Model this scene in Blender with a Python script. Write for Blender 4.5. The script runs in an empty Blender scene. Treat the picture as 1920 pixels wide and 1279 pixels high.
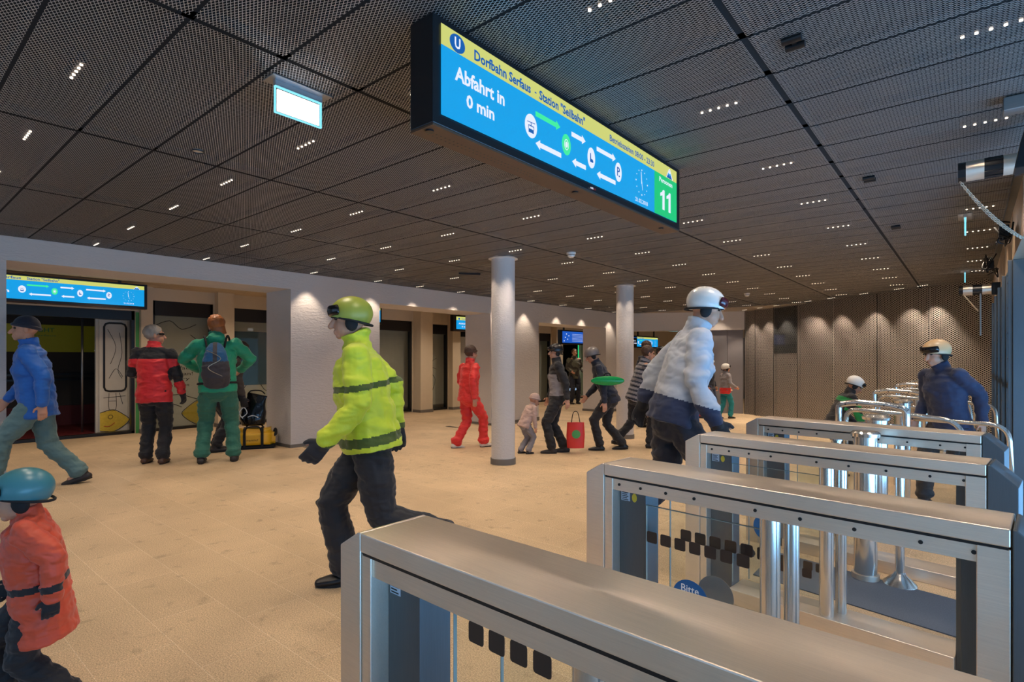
import bpy, bmesh, math, random
from mathutils import Vector, Matrix, noise
random.seed(4)
PI = math.pi
SC = bpy.context.scene
COL = SC.collection

# ------------------------------------------------------------------ camera, world, exposure
YAW = math.radians(39.9)
cam_d = bpy.data.cameras.new('camera')
cam_d.sensor_width = 36.0
cam_d.lens = 1028.0 / 1920.0 * 36.0
cam_d.shift_y = 32.5 / 1920.0
cam_d.clip_start = 0.02
cam = bpy.data.objects.new('camera', cam_d)
COL.objects.link(cam)
cam.location = (0, 0, 1.30)
cam.rotation_euler = (PI / 2, 0, YAW)
SC.camera = cam

world = bpy.data.worlds.new('world')
SC.world = world
world.use_nodes = True
bg = world.node_tree.nodes['Background']
bg.inputs[0].default_value = (0.30, 0.45, 0.66, 1)
bg.inputs[1].default_value = 1.1

vs = SC.view_settings
vs.view_transform = 'Standard'
vs.look = 'None'
vs.gamma = 1.0
vs.use_curve_mapping = False
vs.exposure = 0.0

def area(name, loc, rot, sx, sy, w, color):
    l = bpy.data.lights.new(name, 'AREA'); l.shape = 'RECTANGLE'; l.size = sx; l.size_y = sy
    l.energy = w; l.color = color
    o = bpy.data.objects.new(name, l); COL.objects.link(o)
    o.location = loc; o.rotation_euler = rot
    return o
# cool daylight off the snow outside, through the open doors on the right and behind the camera
area('daylight_right', (2.1, 2.6, .15), (0, math.radians(152), 0), 2.4, 9.0, 700, (0.22, 0.54, 1.0))
area('daylight_behind', (-3.5, -3.9, .9), (math.radians(112), 0, 0), 7.0, 1.8, 20, (0.36, 0.66, 1.0))

WARM = (1.0, 0.80, 0.62)
DOWN_W = 33.0
WASH_W = 34.0

# ------------------------------------------------------------------ helpers
def fz(x, y):
    """the floor falls gently away beyond y = 4"""
    return -0.018 * (min(max(y, 4.0), 14.0) - 4.0)

def link(o, parent=None):
    COL.objects.link(o)
    if parent is not None:
        o.parent = parent
    return o

def obj(name, bm, mats, parent=None, smooth=False, bevel=0.0):
    me = bpy.data.meshes.new(name)
    bmesh.ops.recalc_face_normals(bm, faces=bm.faces)
    bm.to_mesh(me)
    bm.free()
    if not isinstance(mats, (list, tuple)):
        mats = [mats]
    for m in mats:
        me.materials.append(m)
    o = bpy.data.objects.new(name, me)
    link(o, parent)
    if smooth:
        for p in me.polygons:
            p.use_smooth = True
        if smooth == 'auto':
            try:
                me.set_sharp_from_angle(angle=math.radians(35))
            except Exception:
                pass
    if bevel:
        md = o.modifiers.new('bevel', 'BEVEL')
        md.width = bevel
        md.segments = 2
        md.limit_method = 'ANGLE'
    return o

def tag(o, label=None, cat=None, group=None, kind=None):
    if label: o['label'] = label
    if cat: o['category'] = cat
    if group: o['group'] = group
    if kind: o['kind'] = kind
    return o

def thing(name, label, cat, loc=(0, 0, 0), rz=0.0, group=None):
    o = bpy.data.objects.new(name, None)
    o.empty_display_size = 0.1
    o.location = loc
    o.rotation_euler = (0, 0, rz)
    link(o)
    return tag(o, label, cat, group)

def structure(name, bm, m, parent=None, **k):
    o = obj(name, bm, m, parent, **k)
    if parent is None:
        o['kind'] = 'structure'
    return o

def dup(root, loc, rz=None, label=None, group=None):
    def cp(o, par):
        c = o.copy()
        COL.objects.link(c)
        if par is not None:
            c.parent = par
        for ch in o.children:
            cp(ch, c)
        return c
    r = cp(root, None)
    r.location = loc
    if rz is not None:
        r.rotation_euler = (0, 0, rz)
    if label: r['label'] = label
    if group: r['group'] = group
    return r

def box(bm, x0, x1, y0, y1, z0, z1, mi=0):
    v = [bm.verts.new((x, y, z)) for z in (z0, z1) for (x, y) in ((x0, y0), (x1, y0), (x1, y1), (x0, y1))]
    for f in ((0, 3, 2, 1), (4, 5, 6, 7), (0, 1, 5, 4), (1, 2, 6, 5), (2, 3, 7, 6), (3, 0, 4, 7)):
        bm.faces.new([v[i] for i in f]).material_index = mi

def BX(*a, **k):
    bm = bmesh.new()
    box(bm, *a, **k)
    return bm

def prism(bm, pts, axis, a, b, mi=0):
    """pts: 2D polygon. axis 'y': pts are (x,z) from y=a..b; 'x': (y,z); 'z': (x,y)"""
    def P(p, t):
        if axis == 'y': return (p[0], t, p[1])
        if axis == 'x': return (t, p[0], p[1])
        return (p[0], p[1], t)
    A = [bm.verts.new(P(p, a)) for p in pts]
    B = [bm.verts.new(P(p, b)) for p in pts]
    n = len(pts)
    bm.faces.new(A).material_index = mi
    bm.faces.new(B[::-1]).material_index = mi
    for i in range(n):
        bm.faces.new((A[i], B[i], B[(i + 1) % n], A[(i + 1) % n])).material_index = mi

def loft(bm, pts, rads, xaxis=(1, 0, 0), n=14, caps=True, round_ends=True, mi=0):
    """rings along pts; rads = (r along xaxis, r across)"""
    pts = [Vector(p) for p in pts]
    rads = [(r, r) if not isinstance(r, (tuple, list)) else tuple(r) for r in rads]
    X0 = Vector(xaxis)
    if round_ends and len(pts) > 1:
        d0 = (pts[0] - pts[1]).normalized(); d1 = (pts[-1] - pts[-2]).normalized()
        r0, r1 = min(rads[0]), min(rads[-1])
        pre = [(pts[0] + d0 * r0 * math.sin(t), math.cos(t), rads[0]) for t in (1.35, 0.9, 0.45)]
        post = [(pts[-1] + d1 * r1 * math.sin(t), math.cos(t), rads[-1]) for t in (0.45, 0.9, 1.35)]
        P = [p for p, c, r in pre] + pts + [p for p, c, r in post]
        R = [(r[0] * c, r[1] * c) for p, c, r in pre] + rads + [(r[0] * c, r[1] * c) for p, c, r in post]
    else:
        P, R = pts, rads
    rings = []
    for i, p in enumerate(P):
        a = P[max(i - 1, 0)]; b = P[min(i + 1, len(P) - 1)]
        t = (b - a).normalized()
        x = X0 - t * X0.dot(t)
        if x.length < 1e-3:
            x = Vector((0, 1, 0)) - t * t.y
        x.normalize()
        y = t.cross(x)
        rings.append([bm.verts.new(p + x * (R[i][0] * math.cos(2 * PI * k / n)) + y * (R[i][1] * math.sin(2 * PI * k / n))) for k in range(n)])
    for i in range(len(rings) - 1):
        for k in range(n):
            bm.faces.new((rings[i][k], rings[i][(k + 1) % n], rings[i + 1][(k + 1) % n], rings[i + 1][k])).material_index = mi
    if caps:
        bm.faces.new(rings[0][::-1]).material_index = mi
        bm.faces.new(rings[-1]).material_index = mi

def cyl(bm, p0, p1, r, r2=None, n=24, mi=0):
    loft(bm, [p0, p1], [r, r if r2 is None else r2], (1, 0, 0) if abs((Vector(p1) - Vector(p0)).normalized().x) < 0.9 else (0, 1, 0), n=n, round_ends=False, mi=mi)

def ell(bm, c, r, rot=None, n=14, mi=0):
    M = Matrix.Translation(Vector(c))
    if rot is not None:
        M = M @ rot.to_4x4()
    M = M @ Matrix.Diagonal((r[0], r[1], r[2], 1))
    g = bmesh.ops.create_uvsphere(bm, u_segments=n, v_segments=max(8, n - 4), radius=1.0, matrix=M)
    for v in g['verts']:
        for f in v.link_faces:
            f.material_index = mi

def smooth_path(pts, k=6):
    pts = [Vector(p) for p in pts]
    out = []
    for i in range(len(pts) - 1):
        p0 = pts[max(i - 1, 0)]; p1 = pts[i]; p2 = pts[i + 1]; p3 = pts[min(i + 2, len(pts) - 1)]
        for j in range(k):
            t = j / k
            out.append(0.5 * ((2 * p1) + (p2 - p0) * t + (2 * p0 - 5 * p1 + 4 * p2 - p3) * t * t + (3 * p1 - p0 - 3 * p2 + p3) * t ** 3))
    out.append(pts[-1])
    return out

def tube(bm, pts, r, n=10, mi=0):
    """round tube along a list of points, parallel transported"""
    pts = [Vector(p) for p in pts]
    t = (pts[1] - pts[0]).normalized()
    x = Vector((0, 0, 1)).cross(t)
    if x.length < 1e-3: x = Vector((1, 0, 0)).cross(t)
    x.normalize()
    rings = []
    for i, p in enumerate(pts):
        a = pts[max(i - 1, 0)]; b = pts[min(i + 1, len(pts) - 1)]
        t = (b - a).normalized()
        x = (x - t * x.dot(t)).normalized()
        y = t.cross(x)
        rings.append([bm.verts.new(p + (x * math.cos(2 * PI * k / n) + y * math.sin(2 * PI * k / n)) * r) for k in range(n)])
    for i in range(len(rings) - 1):
        for k in range(n):
            bm.faces.new((rings[i][k], rings[i][(k + 1) % n], rings[i + 1][(k + 1) % n], rings[i + 1][k])).material_index = mi
    bm.faces.new(rings[0][::-1]).material_index = mi
    bm.faces.new(rings[-1]).material_index = mi

def bend(pts, r, k=6):
    """polyline with rounded corners"""
    pts = [Vector(p) for p in pts]
    out = [pts[0]]
    for i in range(1, len(pts) - 1):
        a = (pts[i - 1] - pts[i]).normalized(); b = (pts[i + 1] - pts[i]).normalized()
        p, q = pts[i] + a * r, pts[i] + b * r
        for j in range(k + 1):
            t = j / k
            out.append(p * (1 - t) ** 2 + pts[i] * 2 * t * (1 - t) + q * t * t)
    out.append(pts[-1])
    return out

# ------------------------------------------------------------------ materials
def nm(name):
    m = bpy.data.materials.new(name)
    m.use_nodes = True
    nt = m.node_tree
    return m, nt, nt.nodes, nt.links, nt.nodes['Principled BSDF']

def rgb(c):
    """sRGB 0-255 to linear"""
    def f(v):
        v /= 255.0
        return v / 12.92 if v <= 0.04045 else ((v + 0.055) / 1.055) ** 2.4
    return (f(c[0]), f(c[1]), f(c[2]), 1)

def math_n(N, L, op, a, b=None, c=None):
    n = N.new('ShaderNodeMath'); n.operation = op
    for i, v in enumerate((a, b, c)):
        if v is None: continue
        if isinstance(v, (int, float)): n.inputs[i].default_value = v
        else: L.new(v, n.inputs[i])
    return n.outputs[0]

def plain(name, c, rough=0.6, metal=0.0, var=0.12, scale=8.0, bump=0.0, bscale=60.0, stretch=None, sheen=0.0, lin=False, aniso=0.0):
    m, nt, N, L, P = nm(name)
    col = c if lin else rgb(c)
    tc = N.new('ShaderNodeTexCoord'); mp = N.new('ShaderNodeMapping')
    L.new(tc.outputs['Object'], mp.inputs[0])
    if stretch: mp.inputs['Scale'].default_value = stretch
    nz = N.new('ShaderNodeTexNoise'); nz.inputs['Scale'].default_value = scale; nz.inputs['Detail'].default_value = 4
    L.new(mp.outputs[0], nz.inputs[0])
    mx = N.new('ShaderNodeMix'); mx.data_type = 'RGBA'
    mx.inputs[6].default_value = tuple(v * (1 - var) for v in col[:3]) + (1,)
    mx.inputs[7].default_value = tuple(min(1, v * (1 + var)) for v in col[:3]) + (1,)
    L.new(nz.outputs[0], mx.inputs[0])
    L.new(mx.outputs[2], P.inputs['Base Color'])
    P.inputs['Roughness'].default_value = rough
    P.inputs['Metallic'].default_value = metal
    if sheen: P.inputs['Sheen Weight'].default_value = sheen
    if aniso: P.inputs['Anisotropic'].default_value = aniso
    if bump:
        n2 = N.new('ShaderNodeTexNoise'); n2.inputs['Scale'].default_value = bscale; n2.inputs['Detail'].default_value = 3
        L.new(mp.outputs[0], n2.inputs[0])
        b = N.new('ShaderNodeBump'); b.inputs['Strength'].default_value = bump; b.inputs['Distance'].default_value = 0.01
        L.new(n2.outputs[0], b.inputs['Height'])
        L.new(b.outputs[0], P.inputs['Normal'])
    return m

def cloth(name, c, rough=0.75, shell=False):
    return plain(name, c, rough=0.55 if shell else rough, var=0.14, scale=5, bump=0.35, bscale=22, sheen=0.15)

def emit(name, c, s):
    m, nt, N, L, P = nm(name)
    P.inputs['Base Color'].default_value = (0.02, 0.02, 0.02, 1)
    P.inputs['Emission Color'].default_value = rgb(c)
    P.inputs['Emission Strength'].default_value = s
    P.inputs['Roughness'].default_value = 0.3
    return m

def steel_mat(name, c=(0.82, 0.71, 0.585), rough=0.38, along=(2, 60, 60)):
    m, nt, N, L, P = nm(name)
    tc = N.new('ShaderNodeTexCoord'); mp = N.new('ShaderNodeMapping')
    mp.inputs['Scale'].default_value = along
    L.new(tc.outputs['Object'], mp.inputs[0])
    nz = N.new('ShaderNodeTexNoise'); nz.inputs['Scale'].default_value = 6; nz.inputs['Detail'].default_value = 6
    L.new(mp.outputs[0], nz.inputs[0])
    cl = N.new('ShaderNodeTexNoise'); cl.inputs['Scale'].default_value = 5; cl.inputs['Detail'].default_value = 5
    L.new(tc.outputs['Object'], cl.inputs[0])
    r1 = N.new('ShaderNodeMapRange'); r1.inputs[3].default_value = rough - 0.07; r1.inputs[4].default_value = rough + 0.13
    L.new(cl.outputs[0], r1.inputs[0])
    L.new(r1.outputs[0], P.inputs['Roughness'])
    mx = N.new('ShaderNodeMix'); mx.data_type = 'RGBA'
    mx.inputs[6].default_value = tuple(v * 0.88 for v in c) + (1,)
    mx.inputs[7].default_value = tuple(v * 1.1 for v in c) + (1,)
    L.new(nz.outputs[0], mx.inputs[0]); L.new(mx.outputs[2], P.inputs['Base Color'])
    b = N.new('ShaderNodeBump'); b.inputs['Strength'].default_value = 0.05; b.inputs['Distance'].default_value = 0.004
    L.new(nz.outputs[0], b.inputs['Height']); L.new(b.outputs[0], P.inputs['Normal'])
    P.inputs['Metallic'].default_value = 0.88
    P.inputs['Anisotropic'].default_value = 0.35
    return m

def mesh_mat(name, long_, short, w, c, rough=0.42, metal=0.75, ax=(0, 1)):
    """expanded metal: diamond strands with open holes between them"""
    m, nt, N, L, P = nm(name)
    tc = N.new('ShaderNodeTexCoord'); sp = N.new('ShaderNodeSeparateXYZ')
    L.new(tc.outputs['Object'], sp.inputs[0])
    p = math_n(N, L, 'DIVIDE', sp.outputs[ax[0]], long_)
    q = math_n(N, L, 'DIVIDE', sp.outputs[ax[1]], short)
    ds = []
    for op in ('ADD', 'SUBTRACT'):
        s = math_n(N, L, op, p, q)
        fr = math_n(N, L, 'FRACT', s)
        ds.append(math_n(N, L, 'ABSOLUTE', math_n(N, L, 'SUBTRACT', fr, 0.5)))
    mxd = math_n(N, L, 'MAXIMUM', ds[0], ds[1])
    mask = math_n(N, L, 'GREATER_THAN', mxd, 0.5 - w)
    P.inputs['Base Color'].default_value = c + (1,)
    P.inputs['Roughness'].default_value = rough
    P.inputs['Metallic'].default_value = metal
    b = N.new('ShaderNodeBump'); b.inputs['Strength'].default_value = 0.8; b.inputs['Distance'].default_value = long_ * 0.25
    L.new(ds[0], b.inputs['Height']); L.new(b.outputs[0], P.inputs['Normal'])
    tr = N.new('ShaderNodeBsdfTransparent'); ms = N.new('ShaderNodeMixShader')
    L.new(mask, ms.inputs[0]); L.new(tr.outputs[0], ms.inputs[1]); L.new(P.outputs[0], ms.inputs[2])
    L.new(ms.outputs[0], N['Material Output'].inputs[0])
    return m

def glass_mat(name, tint=(0.96, 0.98, 0.98), rough=0.0, haze=0.0, hcol=(0.5, 0.5, 0.5)):
    m, nt, N, L, P = nm(name)
    lw = N.new('ShaderNodeLayerWeight'); lw.inputs[0].default_value = 0.5
    f5 = math_n(N, L, 'POWER', lw.outputs['Facing'], 5.0)
    fr = N.new('ShaderNodeMapRange'); fr.inputs[3].default_value = 0.03; fr.inputs[4].default_value = 0.75
    L.new(f5, fr.inputs[0])
    tr = N.new('ShaderNodeBsdfTransparent'); tr.inputs[0].default_value = tint + (1,)
    gl = N.new('ShaderNodeBsdfGlossy'); gl.inputs['Roughness'].default_value = rough
    ms = N.new('ShaderNodeMixShader')
    L.new(fr.outputs[0], ms.inputs[0]); L.new(tr.outputs[0], ms.inputs[1]); L.new(gl.outputs[0], ms.inputs[2])
    out = ms.outputs[0]
    if haze:
        df = N.new('ShaderNodeBsdfDiffuse'); df.inputs[0].default_value = hcol + (1,)
        m2 = N.new('ShaderNodeMixShader'); m2.inputs[0].default_value = haze
        L.new(out, m2.inputs[1]); L.new(df.outputs[0], m2.inputs[2]); out = m2.outputs[0]
    L.new(out, N['Material Output'].inputs[0])
    return m

def floor_mat():
    m, nt, N, L, P = nm('sand granite floor')
    tc = N.new('ShaderNodeTexCoord')
    br = N.new('ShaderNodeTexBrick')
    mp = N.new('ShaderNodeMapping')
    L.new(tc.outputs['Object'], mp.inputs[0]); L.new(mp.outputs[0], br.inputs[0])
    br.offset = 0.5
    br.inputs['Scale'].default_value = 1.0
    br.inputs['Brick Width'].default_value = 0.62
    br.inputs['Row Height'].default_value = 0.31
    br.inputs['Mortar Size'].default_value = 0.0016
    br.inputs['Color1'].default_value = (0.60, 0.445, 0.275, 1)
    br.inputs['Color2'].default_value = (0.545, 0.405, 0.25, 1)
    br.inputs['Mortar'].default_value = (0.72, 0.58, 0.40, 1)
    n1 = N.new('ShaderNodeTexNoise'); n1.inputs['Scale'].default_value = 170; n1.inputs['Detail'].default_value = 4
    n2 = N.new('ShaderNodeTexNoise'); n2.inputs['Scale'].default_value = 1.7; n2.inputs['Detail'].default_value = 6
    n3 = N.new('ShaderNodeTexNoise'); n3.inputs['Scale'].default_value = 9; n3.inputs['Detail'].default_value = 8
    for n in (n1, n2, n3): L.new(tc.outputs['Object'], n.inputs[0])
    r1 = N.new('ShaderNodeMapRange'); r1.inputs[1].default_value = 0.3; r1.inputs[2].default_value = 0.7
    r1.inputs[3].default_value = 0.55; r1.inputs[4].default_value = 1.38; L.new(n1.outputs[0], r1.inputs[0])
    r2 = N.new('ShaderNodeMapRange'); r2.inputs[1].default_value = 0.3; r2.inputs[2].default_value = 0.7
    r2.inputs[3].default_value = 0.84; r2.inputs[4].default_value = 1.08; L.new(n2.outputs[0], r2.inputs[0])
    r3 = N.new('ShaderNodeMapRange'); r3.inputs[1].default_value = 0.60; r3.inputs[2].default_value = 0.72
    r3.inputs[3].default_value = 1.0; r3.inputs[4].default_value = 0.72; L.new(n3.outputs[0], r3.inputs[0])
    k = math_n(N, L, 'MULTIPLY', math_n(N, L, 'MULTIPLY', r1.outputs[0], r2.outputs[0]), r3.outputs[0])
    vm = N.new('ShaderNodeVectorMath'); vm.operation = 'SCALE'
    L.new(br.outputs[0], vm.inputs[0]); L.new(k, vm.inputs['Scale'])
    L.new(vm.outputs[0], P.inputs['Base Color'])
    P.inputs['Roughness'].default_value = 0.55
    P.inputs['Specular IOR Level'].default_value = 0.35
    b = N.new('ShaderNodeBump'); b.inputs['Strength'].default_value = 0.25; b.inputs['Distance'].default_value = 0.002
    L.new(n1.outputs[0], b.inputs['Height']); L.new(b.outputs[0], P.inputs['Normal'])
    return m

def plaster_mat():
    m, nt, N, L, P = nm('white brushed plaster')
    tc = N.new('ShaderNodeTexCoord'); mp = N.new('ShaderNodeMapping')
    mp.inputs['Rotation'].default_value = (0.5, 0.3, 0.6); mp.inputs['Scale'].default_value = (30, 12, 45)
    L.new(tc.outputs['Object'], mp.inputs[0])
    nz = N.new('ShaderNodeTexNoise'); nz.inputs['Scale'].default_value = 1.0; nz.inputs['Detail'].default_value = 6; nz.inputs['Distortion'].default_value = 0.8
    L.new(mp.outputs[0], nz.inputs[0])
    b = N.new('ShaderNodeBump'); b.inputs['Strength'].default_value = 0.55; b.inputs['Distance'].default_value = 0.012
    L.new(nz.outputs[0], b.inputs['Height']); L.new(b.outputs[0], P.inputs['Normal'])
    P.inputs['Base Color'].default_value = (0.58, 0.545, 0.515, 1)
    P.inputs['Roughness'].default_value = 0.85
    return m

M = {}
M['floor'] = floor_mat()
M['plaster'] = plaster_mat()
M['cream'] = plain('cream painted wall', (205, 190, 165), rough=0.6, var=0.04)
M['soffit'] = plain('beige soffit tiles', (190, 172, 145), rough=0.6, var=0.04)
M['skirt'] = plain('grey skirting', (112, 106, 98), rough=0.6, var=0.1)
M['black'] = plain('black metal', (14, 15, 18), rough=0.35, var=0.1)
M['blackmat'] = plain('black void', (9, 9, 10), rough=0.9, var=0.1)
M['ceil'] = mesh_mat('expanded metal ceiling', 0.030, 0.0135, 0.10, (0.50, 0.48, 0.46), rough=0.40, metal=0.6)
M['wallmesh'] = mesh_mat('expanded metal wall', 0.062, 0.034, 0.13, (0.50, 0.46, 0.42), rough=0.42, metal=0.6, ax=(0, 2))
M['steel'] = steel_mat('brushed steel')
M['steeldk'] = steel_mat('dark brushed steel', (0.32, 0.31, 0.30), 0.38)
M['chrome'] = steel_mat('polished steel tube', (0.68, 0.65, 0.60), 0.16, along=(60, 60, 2))
M['bluesteel'] = steel_mat('blue grey galvanised steel', (0.13, 0.145, 0.155), 0.5, along=(60, 60, 2))
M['bronze'] = plain('brown perforated sheet', (92, 66, 48), rough=0.5, metal=0.3, var=0.1)
M['header'] = steel_mat('bronze tinted steel sheet', (0.62, 0.47, 0.33), 0.36, along=(60, 3, 60))
M['glass'] = glass_mat('clear glass')
M['doorglass'] = glass_mat('train door glass', (0.88, 0.90, 0.88))
M['edge'] = plain('glass edge', (150, 165, 160), rough=0.2, var=0.05)
M['square'] = plain('dark square print', (52, 38, 30), rough=0.5, var=0.04)
M['stickerblue'] = plain('blue sticker', (10, 92, 150), rough=0.4, var=0.03)
M['stickergrey'] = plain('grey sticker back', (140, 138, 132), rough=0.5, var=0.05)
M['white'] = plain('white print', (238, 238, 235), rough=0.5, var=0.02)
M['paper'] = plain('pale blue paper label', (190, 205, 220), rough=0.6, var=0.05)
M['yellow'] = plain('yellow sticker', (225, 200, 60), rough=0.5, var=0.05)
M['bolt'] = plain('black bolt', (22, 20, 19), rough=0.4)
M['led'] = emit('led lens', (255, 236, 214), 3.2)
M['exit'] = emit('exit light panel', (255, 246, 248), 2.2)
M['exitrim'] = emit('exit light acrylic rim', (130, 225, 245), 1.2)
M['bracketsteel'] = steel_mat('pale bracket steel', (.6, .66, .7), .3)
M['scr'] = emit('screen blue', (0, 158, 230), 1.0)
M['scy'] = emit('screen yellow', (222, 226, 120), 0.85)
M['scg'] = emit('screen green', (16, 208, 124), 0.9)
M['sca'] = emit('screen mint arrow', (64, 240, 160), 0.95)
M['scw'] = emit('screen white', (232, 238, 255), 1.0)
M['sct'] = emit('screen text blue', (0, 98, 190), 0.8)
M['scd'] = emit('screen dark blue video', (24, 92, 200), 0.9)
M['greenlight'] = emit('green light strip', (30, 225, 130), 1.3)
M['redled'] = emit('red print', (200, 40, 50), 0.5)
M['train'] = plain('white train side', (196, 192, 180), rough=0.4, var=0.08)
M['trainin'] = plain('dark train interior', (58, 52, 44), rough=0.7, var=0.1)
M['trainred'] = plain('dark red train trim', (92, 22, 24), rough=0.6, var=0.1)
M['poster'] = plain('yellow poster', (196, 196, 30), rough=0.5, var=0.03)
M['ink'] = plain('black crayon line', (38, 34, 30), rough=0.8)
M['fish'] = plain('yellow crayon', (206, 178, 62), rough=0.8, var=0.2, scale=25)
M['redink'] = plain('red crayon', (180, 60, 45), rough=0.8)
M['trimgreen'] = plain('green door edge', (70, 150, 80), rough=0.5)
M['plastic'] = plain('white plastic', (215, 210, 200), rough=0.4, var=0.03)
M['chain'] = plain('galvanised chain', (190, 180, 160), rough=0.3, metal=0.9)
M['yelbag'] = plain('yellow tarpaulin', (232, 176, 28), rough=0.4, var=0.08, bump=0.4, bscale=14)
M['blkbag'] = plain('glossy black tarpaulin', (14, 14, 16), rough=0.18, var=0.1, bump=0.6, bscale=12)
M['strap'] = plain('black webbing', (18, 18, 20), rough=0.8)
M['mat'] = plain('blue grey entrance mat', (86, 96, 110), rough=0.95, var=0.35, scale=160)
M['panel'] = plain('grey lilac wall panel', (120, 116, 118), rough=0.5, var=0.05)
M['skin'] = plain('skin', (196, 142, 112), rough=0.55, var=0.06)
M['eye'] = plain('eye', (40, 30, 26), rough=0.2)

# ------------------------------------------------------------------ floor and ceiling
bm = bmesh.new()
ys = [-4.0, -2, 0, 2, 4.0, 5, 6, 8, 10, 12, 14.0, 17, 21.5]
xs = [-12.6, 4.0]
rows = [[bm.verts.new((x, y, fz(x, y))) for x in xs] for y in ys]
for i in range(len(ys) - 1):
    bm.faces.new((rows[i][0], rows[i][1], rows[i + 1][1], rows[i + 1][0]))
low = [bm.verts.new((x, y, -0.5)) for y in (ys[0], ys[-1]) for x in xs]
bm.faces.new((low[0], low[1], low[3], low[2]))
structure('floor', bm, M['floor'])

CZ = 2.55
WX = -7.56          # face of the left wall
# corner of the white far wall and the mesh wall
FA = Vector((-7.63, 13.70)); FB = Vector((-4.60, 15.15)); MB_ = Vector((0.42, 11.30))
bm = bmesh.new()
seams = [-11.55, -10.0, -8.45, -6.895, -5.34, -3.765, -2.195, -0.68, 0.875, 2.4]
y = 0.785 - 0.3595 * 12
yl = []
while y < 16.5:
    yl.append(y); y += 0.3595
for i in range(2, len(seams) - 1):
    for yy in yl:
        a, b = seams[i] + 0.013, seams[i + 1] - 0.013
        a = max(a, WX)
        c, d = yy + 0.0075, yy + 0.3520
        v = [bm.verts.new(p) for p in ((a, c, CZ), (b, c, CZ), (b, d, CZ), (a, d, CZ))]
        bm.faces.new(v)
def cut(bm, co, no):
    g = bm.verts[:] + bm.edges[:] + bm.faces[:]
    bmesh.ops.bisect_plane(bm, geom=g, plane_co=co, plane_no=no, clear_outer=True)
e = (FB - FA).normalized(); cut(bm, (FA.x, FA.y, 0), (-e.y, e.x, 0))
e = (MB_ - FB).normalized(); cut(bm, (FB.x, FB.y, 0), (-e.y, e.x, 0))
ceiling = structure('ceiling', bm, M['ceil'])
bm = bmesh.new()
for sx in seams[3:]: box(bm, sx - .03, sx + .03, -4, 16.3, CZ + .012, CZ + .05)
for yy in yl: box(bm, WX, 2.4, yy - .022, yy + .022, CZ + .012, CZ + .05)
e = (FB - FA).normalized(); cut(bm, (FA.x, FA.y, 0), (-e.y, e.x, 0))
e = (MB_ - FB).normalized(); cut(bm, (FB.x, FB.y, 0), (-e.y, e.x, 0))
structure('seam_blackout', bm, M['blackmat'], ceiling)  # black strips added behind the panel seams to darken them and block light
structure('slab', BX(-12.6, 4.0, -4, 21.5, 2.72, 2.9), M['blackmat'], ceiling)
# beige tiled soffit over the platform behind the left wall
bm = bmesh.new()
y = -3.4
while y < 21.2:
    for k in range(3):
        a = -12.0 + k * 1.24
        box(bm, a + .004, a + 1.236, y + .004, y + .616, CZ, CZ + .02)
    if y > 13.4:
        for k in range(7):
            a = -8.28 + k * 1.24
            box(bm, a + .004, a + 1.236, y + .004, y + .616, CZ + .002, CZ + .022)
    y += 0.62
e = (FB - FA).normalized()
structure('soffit', bm, M['soffit'], ceiling)

# ------------------------------------------------------------------ left wall with its openings
bm = bmesh.new()
XB = -8.29
box(bm, XB, WX, -4.0, 0.984, -0.02, CZ + .004)
for a, b in ((4.04, 5.60), (8.36, 9.99), (13.0, 13.70)):
    box(bm, XB, WX, a, b, fz(0, b) - .05, CZ + .004)
for a, b, z in ((0.984, 4.04, 2.305), (5.60, 8.36, 2.22), (9.99, 13.0, 2.12)):
    box(bm, XB, WX, a, b, z, CZ + .004)
structure('wall_left', bm, M['plaster'])
bm = bmesh.new()
for a, b in ((-4.0, 0.984), (4.04, 5.60), (8.36, 9.99), (13.0, 13.7)):
    z = fz(0, b)
    box(bm, XB - .012, WX + .012, a - .012, b + .012, z - .06, z + .075 + 0.0)
structure('baseboard_left', bm, M['skirt'])

# far white wall (its face looks towards the turnstiles), lower edge open to the platform
def wall_frame(A, B):
    d = B - A
    return math.atan2(d.y, d.x), d.length
ang, ln = wall_frame(FA, FB)
bm = bmesh.new()
box(bm, -0.1, ln + .0, 0, 0.35, 2.06, CZ + .004)
box(bm, -0.1, 0.22, 0, 0.35, -0.3, 2.06)
o = structure('wall_far', bm, M['plaster']); o.location = (FA.x, FA.y, 0); o.rotation_euler.z = ang
# grey panels that curve from the far wall into the mesh wall
bm = bmesh.new()
for k in range(4):
    box(bm, ln - 1.62 + k * .40, ln - 1.62 + k * .40 + .39, 0.10, 0.16, -0.3, 2.06)
o = structure('wall_far_panels', bm, M['panel']); o.name = 'wall_corner'; o.location = (FA.x, FA.y, 0); o.rotation_euler.z = ang

# mesh wall
ang, ln = wall_frame(FB, MB_)
bm = bmesh.new()
segs = [0.0, 0.42, 1.12, 1.92, 2.95, 4.05, 5.1, ln]
for a, b in zip(segs[:-1], segs[1:]):
    v = [bm.verts.new(p) for p in ((a + .006, 0, -.25), (b - .006, 0, -.25), (b - .006, 0, CZ), (a + .006, 0, CZ))]
    bm.faces.new(v)
    for p, q in ((a + .006, a + .006), (b - .006, b - .006)):
        bm.faces.new([bm.verts.new(t) for t in ((p, 0, -.25), (p, .03, -.25), (p, .03, CZ), (p, 0, CZ))])
wn = structure('wall_north', bm, M['wallmesh']); wn.location = (FB.x, FB.y, 0); wn.rotation_euler.z = ang
structure('backing', BX(-.05, ln, .10, .20, -.25, CZ + .1), M['blackmat'], wn)
bm = bmesh.new()
for a in (0.0, 0.42, 1.12, 1.92, 4.05):
    box(bm, a - .006, a + .006, -.004, .10, -.25, CZ)
structure('seam', bm, M['black'], wn)
dg = structure('door_4', BX(1.135, 1.905, -.010, -.004, 1.42, CZ - .03), glass_mat('dim reflecting glass', (0.75, 0.78, 0.80), 0.03))
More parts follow.
